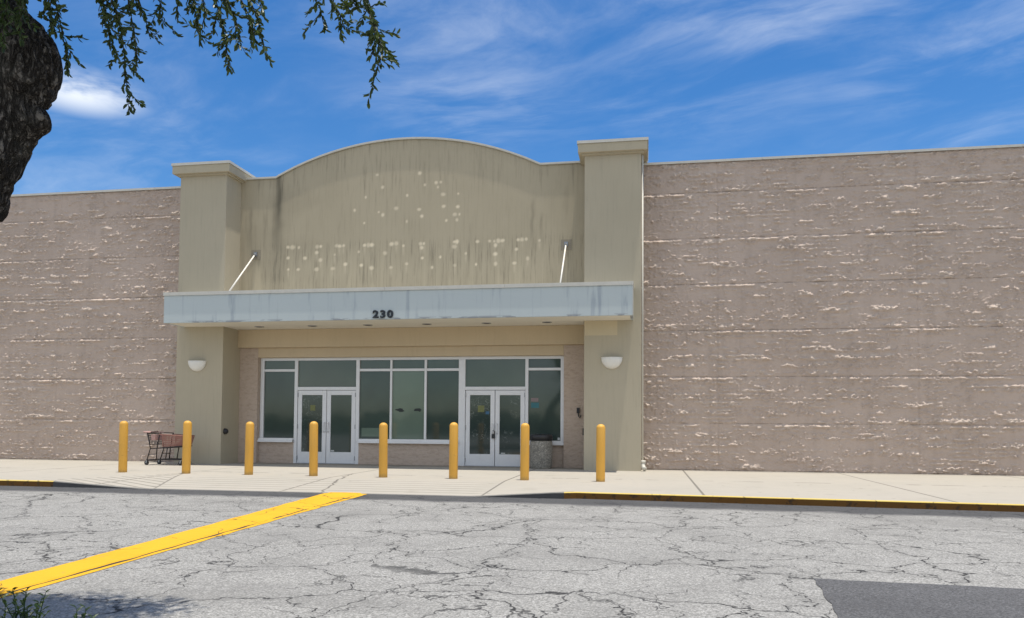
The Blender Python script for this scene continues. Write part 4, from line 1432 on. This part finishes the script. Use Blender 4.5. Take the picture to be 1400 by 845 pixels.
def leafmat(name, a, c2):
    m_, N, b = new_mat(name)
    n_ = N.node('ShaderNodeAttribute', attribute_name='tone').outputs['Fac']
    c = N.mix(n_, a, c2)
    N.l.new(c, b.inputs['Base Color'])
    b.inputs['Roughness'].default_value = 0.42
    b.inputs['Specular IOR Level'].default_value = 0.35
    tr = N.node('ShaderNodeBsdfTranslucent')
    N.put(tr.inputs['Color'], N.mix(0.5, c, (0.16, 0.22, 0.03)))
    ms = N.node('ShaderNodeMixShader')
    ms.inputs[0].default_value = 0.28
    N.l.new(b.outputs[0], ms.inputs[1]); N.l.new(tr.outputs[0], ms.inputs[2])
    N.l.new(ms.outputs[0], N.n['Material Output'].inputs['Surface'])
    return m_


M['leaf'] = leafmat('oak_leaf', (0.020, 0.040, 0.012), (0.095, 0.135, 0.040))
M['weed'] = leafmat('weed_leaf', (0.020, 0.045, 0.015), (0.06, 0.11, 0.03))


class Leaves:
    """many small folded leaves as one mesh"""

    def __init__(s):
        s.v = []; s.f = []; s.t = []

    def leaf(s, p, dirv, up, L, Wd, tone):
        dirv = dirv.normalized()
        side = dirv.cross(up)
        if side.length < 1e-4:
            side = dirv.cross(Vector((1, 0.3, 0.2)))
        side.normalize()
        nn = side.cross(dirv)
        i = len(s.v)
        fold = Wd * 0.28
        s.v += [p, p + dirv * L * .35 + side * Wd * .5 + nn * fold, p + dirv * L * .72 + side * Wd * .42 + nn * fold * .8, p + dirv * L - nn * L * .06,
                p + dirv * L * .72 - side * Wd * .42 + nn * fold * .8, p + dirv * L * .35 - side * Wd * .5 + nn * fold,
                p + dirv * L * .5]
        s.f += [(i, i + 1, i + 6), (i + 1, i + 2, i + 6), (i + 2, i + 3, i + 6), (i + 3, i + 4, i + 6), (i + 4, i + 5, i + 6), (i + 5, i, i + 6)]
        s.t += [tone] * 7

    def build(s, name, mat, parent=None):
        me = bpy.data.meshes.new(name)
        me.from_pydata([tuple(v) for v in s.v], [], s.f)
        set_attr(me, 'tone', np.array(s.t))
        return link_mesh(name, me, mat, parent)


rt = random.Random(12)


def rv(a=1.0):
    return Vector((rt.uniform(-a, a), rt.uniform(-a, a), rt.uniform(-a, a)))


YT = 4.1
tree = empty('oak_tree', (-4.75, 3.05, 0.0))
tag(tree, 'dark-barked live oak leaning in at upper left with drooping leafy twigs', 'tree')


def limb(pts, rad, n=40, seg=10, rough=0.02, bumps=()):
    """bark-rough tube through pts (smoothed)"""
    pts = [Vector(p) for p in pts]
    dense, rd = [], []
    for i in range(len(pts) - 1):
        p0 = pts[max(i - 1, 0)]; p1 = pts[i]; p2 = pts[i + 1]; p3 = pts[min(i + 2, len(pts) - 1)]
        for k in range(seg):
            t_ = k / seg
            dense.append(0.5 * ((2 * p1) + (-p0 + p2) * t_ + (2 * p0 - 5 * p1 + 4 * p2 - p3) * t_ ** 2 + (-p0 + 3 * p1 - 3 * p2 + p3) * t_ ** 3))
            rd.append(rad[i] + (rad[i + 1] - rad[i]) * t_)
    dense.append(pts[-1]); rd.append(rad[-1])
    b2 = bmesh.new(); rings = []
    ref = Vector((0, 1, 0))
    for i, p in enumerate(dense):
        tn = (dense[min(i + 1, len(dense) - 1)] - dense[max(i - 1, 0)]).normalized()
        a = tn.cross(ref).normalized(); c = a.cross(tn).normalized(); ref = c
        ring = []
        for k in range(n):
            an = 2 * math.pi * k / n
            dv = a * math.cos(an) + c * math.sin(an)
            q = p + dv * rd[i]
            nz = mnoise.fractal(Vector((q.x * 9, q.y * 9, q.z * 3.0)), 1.0, 2.0, 5)
            rdg = abs(mnoise.noise(Vector((q.x * 17, q.y * 17, q.z * 4.5))))
            r_ = rd[i] + rough * nz * 1.1 - rough * 1.1 * (1 - min(rdg * 3.2, 1))
            for bc, br, bh in bumps:
                dd = (q - Vector(bc)).length
                r_ += bh * math.exp(-(dd / br) ** 2)
            ring.append(b2.verts.new(p + dv * r_))
        rings.append(ring)
    for A, B in zip(rings[:-1], rings[1:]):
        for k in range(n):
            b2.faces.new((A[k], A[(k + 1) % n], B[(k + 1) % n], B[k]))
    b2.faces.new(rings[0][::-1]); b2.faces.new(rings[-1])
    me = bpy.data.meshes.new('limb'); b2.to_mesh(me); b2.free()
    me.polygons.foreach_set('use_smooth', [True] * len(me.polygons))
    return me


trunk_pts = [(-5.0, 3.05, -0.25), (-4.97, 3.15, 0.4), (-4.85, 3.45, 1.2), (-4.53, 3.85, 2.0)]
trunk_rad = [0.36, 0.27, 0.22, 0.185]
for z_, e_, r_ in ((2.42, -3.945, .165), (2.60, -3.835, .165), (2.78, -3.735, .165), (2.90, -3.68, .16), (3.0, -3.645, .155), (3.15, -3.625, .155),
                   (3.23, -3.53, .175), (3.32, -3.495, .185), (3.42, -3.53, .18), (3.55, -3.66, .17), (3.72, -3.80, .16)):
    trunk_pts.append((e_ - 1.37 * r_, YT, z_)); trunk_rad.append(r_)
trunk_pts += [(-4.2, YT - .1, 4.2), (-4.3, YT - .3, 4.8)]
trunk_rad += [.165, .15]
me = limb(trunk_pts, trunk_rad, 180, 24, 0.018, [((-3.70, YT + .02, 2.985), 0.085, 0.105), ((-3.86, YT - .17, 3.0), 0.06, 0.03)])
link_mesh('trunk', me, M['bark'], None); trunk = reparent(bpy.data.objects[COL.objects[-1].name], tree)
trunk.name = 'trunk'
me.name = 'trunk'
LIMBS = [([(-4.28, YT - .3, 4.7), (-3.7, 3.9, 5.3), (-2.9, 3.6, 5.7), (-1.9, 3.4, 5.9), (-0.9, 3.0, 6.0)], [.13, .11, .085, .06, .03]),
         ([(-4.28, YT - .3, 4.7), (-4.7, 3.4, 5.6), (-5.2, 2.4, 6.4), (-5.6, 1.2, 7.0)], [.14, .12, .09, .05]),
         ([(-4.25, YT - .25, 4.6), (-4.9, 4.0, 5.3), (-5.8, 4.3, 6.0), (-6.8, 4.4, 6.5)], [.11, .09, .07, .03]),
         ([(-4.0, YT - .02, 3.75), (-3.5, 3.4, 4.5), (-2.9, 2.4, 5.2), (-2.3, 1.0, 5.6)], [.09, .08, .06, .03])]
for pts, rad in LIMBS:
    me = limb(pts, rad, 16, 8, 0.008)
    me.name = 'branch'
    reparent(link_mesh('branch', me, M['bark']), tree)

# hanging twigs, metres
TWIGS = [
    [(-3.542,3.984,3.841),(-3.481,4.003,3.621),(-3.437,3.992,3.478),(-3.415,4.006,3.349),(-3.397,4.008,3.224)],
    [(-3.791,4.124,3.948),(-3.667,4.121,3.748),(-3.655,4.170,3.658),(-3.601,4.136,3.542)],
    [(-3.716,3.934,3.828),(-3.702,3.980,3.673),(-3.644,3.948,3.561)],
    [(-3.328,4.120,3.947),(-3.253,4.099,3.699),(-3.217,4.108,3.565),(-3.179,4.079,3.403)],
    [(-3.296,4.208,3.997),(-3.258,4.222,3.721),(-3.185,4.201,3.496),(-3.168,4.214,3.294),(-3.146,4.210,3.152),(-3.110,4.174,3.030)],
    [(-3.135,4.065,3.895),(-3.047,4.055,3.657),(-2.985,4.038,3.442),(-2.955,4.022,3.300),(-2.993,4.072,3.216)],
    [(-3.137,4.198,3.976),(-3.090,4.213,3.748),(-3.043,4.223,3.611),(-3.013,4.213,3.511)],
    [(-3.506,4.275,4.058),(-3.405,4.244,3.817),(-3.385,4.268,3.734),(-3.350,4.247,3.640)],
    [(-3.203,4.026,3.878),(-3.145,4.023,3.670),(-3.057,3.976,3.526),(-3.032,3.978,3.429)],
    [(-3.100,4.083,3.903),(-3.079,4.128,3.745),(-3.003,4.096,3.631),(-2.981,4.108,3.581)],
    [(-2.968,4.138,3.923),(-2.922,4.150,3.744),(-2.880,4.143,3.623),(-2.876,4.141,3.545)],
    [(-2.847,4.105,3.891),(-2.779,4.105,3.714),(-2.766,4.124,3.634),(-2.760,4.111,3.555)],
    [(-2.831,4.226,3.963),(-2.739,4.221,3.745),(-2.712,4.229,3.632),(-2.671,4.210,3.460)],
    [(-2.573,3.980,3.789),(-2.534,4.022,3.593),(-2.526,4.028,3.500),(-2.554,4.024,3.400)],
    [(-2.582,4.104,3.865),(-2.511,4.113,3.641),(-2.442,4.083,3.465),(-2.437,4.120,3.330),(-2.411,4.104,3.211)],
    [(-2.463,3.987,3.783),(-2.358,3.974,3.551),(-2.329,4.021,3.467),(-2.303,4.029,3.361),(-2.285,3.975,3.281)],
    [(-2.526,4.168,3.898),(-2.375,4.145,3.669),(-2.307,4.129,3.544),(-2.277,4.138,3.436),(-2.277,4.166,3.384)],
    [(-2.422,4.072,3.830),(-2.250,4.023,3.590),(-2.212,4.057,3.476),(-2.163,4.023,3.338),(-2.165,4.063,3.281)],
    [(-2.420,4.190,3.901),(-2.339,4.223,3.732),(-2.289,4.229,3.686),(-2.262,4.200,3.601)],
    [(-2.637,4.230,3.946),(-2.534,4.189,3.731),(-2.467,4.175,3.649),(-2.455,4.206,3.598)],
    [(-1.941,4.072,3.783),(-1.897,4.082,3.613),(-1.843,4.094,3.520),(-1.819,4.107,3.396)],
    [(-1.831,3.979,3.717),(-1.760,3.973,3.539),(-1.737,4.022,3.501),(-1.674,3.989,3.407),(-1.692,4.028,3.303)],
    [(-1.807,4.124,3.802),(-1.702,4.093,3.623),(-1.650,4.098,3.557),(-1.624,4.101,3.505)],
    [(-1.890,4.209,3.861),(-1.818,4.206,3.698),(-1.747,4.204,3.633),(-1.711,4.207,3.561)],
    [(-1.632,4.076,3.756),(-1.562,4.050,3.544),(-1.515,4.046,3.432),(-1.486,4.063,3.334),(-1.439,4.034,3.203),(-1.478,4.038,3.112),(-1.521,4.079,3.017)],
    [(-1.606,4.121,3.781),(-1.572,4.123,3.585),(-1.519,4.091,3.435),(-1.496,4.115,3.348),(-1.454,4.125,3.265),(-1.412,4.091,3.195)],
    [(-1.583,4.007,3.709),(-1.537,4.008,3.497),(-1.492,3.974,3.371),(-1.478,4.008,3.317),(-1.478,3.998,3.238),(-1.499,4.011,3.171)],
    [(-2.271,4.091,3.871),(-2.117,4.112,3.694),(-2.071,4.114,3.629)],
    [(-3.62,3.80,3.75),(-3.63,3.80,3.55),(-3.65,3.79,3.40),(-3.64,3.80,3.28)],
    [(-3.50,3.82,3.75),(-3.54,3.82,3.56),(-3.56,3.82,3.42),(-3.55,3.83,3.33)],
    [(-3.70,3.84,3.78),(-3.70,3.83,3.60),(-3.69,3.84,3.45)],
    [(-3.42,3.90,3.75),(-3.45,3.90,3.60),(-3.43,3.91,3.50)],
    [(-3.58,3.86,3.75),(-3.60,3.86,3.58),(-3.61,3.86,3.48)],
]

lv = Leaves()
tw = MB()
for pts in TWIGS:
    P_ = [Vector(p) for p in pts]
    tw.tube(P_, [0.0045] + [0.003] * (len(P_) - 2) + [0.0012], 5)
    for a, c in zip(P_[:-1], P_[1:]):
        L_ = (c - a).length
        n_ = max(2, int(L_ / 0.0080))
        for k in range(n_):
            if rt.random() < 0.12:
                continue
            p = a.lerp(c, (k + rt.random()) / n_)
            t_ = (c - a).normalized()
            dv = (t_ * rt.uniform(0.35, 1.0) + rv(0.75) + Vector((0, 0, -0.25))).normalized()
            lv.leaf(p, dv, rv(1), rt.uniform(0.032, 0.054), rt.uniform(0.013, 0.021), min(1, max(0, rt.gauss(0.35, 0.28))))
        for q_ in range(int(L_ / 0.09) + (1 if rt.random() < .5 else 0)):                   # short side shoots
            s0 = a.lerp(c, rt.uniform(0.0, 0.8)); e0 = s0 + (Vector((rt.uniform(-1, 1), rt.uniform(-.5, .5), rt.uniform(-1.1, 0.1)))).normalized() * rt.uniform(0.06, 0.17)
            tw.tube([s0, e0], [0.002, 0.001], 4)
            m_n = int((e0 - s0).length / 0.011)
            for k in range(m_n):
                p = s0.lerp(e0, (k + 0.6) / m_n)
                lv.leaf(p, (e0 - s0).normalized() * 1.1 + rv(0.8), rv(1), rt.uniform(0.030, 0.050), rt.uniform(0.012, 0.020), min(1, max(0, rt.gauss(0.35, 0.28))))
reparent(tw.build('twig', M['bark']), tree)
# the crown overhead: sprays of leaves around clump centres along the limbs
centres = []
for pts, rad in LIMBS:
    for a, c in zip(pts[:-1], pts[1:]):
        for k in range(7):
            centres.append((Vector(a).lerp(Vector(c), rt.random()) + Vector((rt.gauss(0, .45), rt.gauss(0, .4), rt.gauss(0.25, .35))), rt.uniform(.25, .5)))
for k in range(70):
    an = rt.uniform(0, 2 * math.pi); rr_ = math.sqrt(rt.random())
    centres.append((Vector((-4.4 + 3.2 * rr_ * math.cos(an), 2.3 + 2.6 * rr_ * math.sin(an), 5.3 + rt.uniform(0, 2.3) * (1 - .5 * rr_))), rt.uniform(.3, .6)))
for k in range(130):     # low fringe just above the picture, over the road edge
    centres.append((Vector((rt.uniform(-3.95, -2.55), rt.uniform(3.7, 4.7), rt.uniform(4.6, 5.2))), rt.uniform(.2, .34)))
for cpt, cr_ in centres:
    lim_ = 4.72 + 0.12 * (cpt.x + 3.3) - cr_ * .6
    if cpt.y > lim_:
        cpt.y = lim_
    if cpt.y + cr_ > 4.3 and cpt.z - cr_ < 4.25:
        cpt.z = 4.3 + cr_
    if cpt.x > -2.6 and cpt.y > 3.9:
        cpt.y = 3.6
    n_ = int(230 * (cr_ / .4) ** 2)
    for k in range(n_):
        q = rv(1)
        if q.length > 1: continue
        p = cpt + Vector((q.x, q.y, q.z * .7)) * cr_
        lv.leaf(p, rv(1) + Vector((0, 0, -.35)), rv(1), rt.uniform(0.05, 0.085), rt.uniform(0.022, 0.036), min(1, max(0, rt.gauss(0.3, 0.25))))
crown = reparent(lv.build('crown', M['leaf']), tree)

# ------------------------------------------------------------------ weeds at the edge of the planting bed
def weed(x, y, h, n, label, seed):
    rl = random.Random(seed)
    o = empty('weed', (x, y, 0.0))
    l_ = Leaves(); s_ = MB()
    for k in range(n):
        top = Vector((rl.uniform(-.13, .13), rl.uniform(-.08, .08), h * rl.uniform(.55, 1.0)))
        if k == 0: top = Vector((0.0, 0, h))
        base = Vector((rl.uniform(-.03, .03), rl.uniform(-.03, .03), -.01))
        mid = base.lerp(top, .5) + Vector((rl.uniform(-.02, .02), 0, .01))
        s_.tube([base, mid, top], [.004, .003, .0015], 5)
        for j in range(15):
            t_ = (j + 1) / 15
            p = base.lerp(mid, t_ * 2) if t_ < .5 else mid.lerp(top, t_ * 2 - 1)
            an = j * 2.4 + seed
            l_.leaf(p, Vector((math.cos(an), math.sin(an), .7)), Vector((0, 0, 1)), rl.uniform(.032, .054) * (1.3 - .5 * t_), rl.uniform(.012, .019), rl.uniform(.1, .8))
    s_.build('stem', M['weed'], o)
    l_.build('foliage', M['weed'], o)
    s_me = bpy.data.objects[COL.objects[-2].name].data
    set_attr(s_me, 'tone', np.full(len(s_me.vertices), .5))
    return tag(o, label, 'weed', None)


weed(-3.02, 3.40, 0.305, 9, 'tall dark weed with several stems at the lower left corner over the yellow band', 4)
weed(-3.16, 3.42, 0.235, 8, 'short bushy weed at the far lower left edge', 9)
weed(-2.62, 3.25, 0.265, 4, 'small lone weed sprouting in the tree shade right of the taller weeds', 14)

# ------------------------------------------------------------------ what the storefront glass mirrors: trees along the far edge of the car park
m_tl, N_, b_t = new_mat('far_foliage')
f_ = N_.noise(N_.pos(), 1.6, 6, 0.7)
N_.l.new(N_.mix(N_.step(f_, 0.35, 0.65), (0.02, 0.035, 0.014), (0.06, 0.085, 0.03)), b_t.inputs['Base Color'])
b_t.inputs['Roughness'].default_value = 0.9
b2 = bmesh.new()
for k in range(150):
    cx = -95 + k * 1.3 + rt.uniform(-.5, .5); hh = rt.uniform(1.2, 2.7)
    mt = Matrix.Translation((cx, -42 + rt.uniform(-3, 3), hh * .45 - .1)) @ Matrix.Diagonal((rt.uniform(1.0, 2.0), rt.uniform(1.0, 2.0), hh * .6, 1))
    bmesh.ops.create_icosphere(b2, subdivisions=3, radius=1.0, matrix=mt)
for v in b2.verts:
    v.co += v.normal * 0 + Vector((mnoise.noise(v.co * 1.3), mnoise.noise(v.co * 1.3 + Vector((9, 0, 0))), mnoise.noise(v.co * 1.3 + Vector((0, 9, 0))))) * .7
me = bpy.data.meshes.new('treeline'); b2.to_mesh(me); b2.free()
tag(link_mesh('treeline', me, m_tl), kind='stuff')
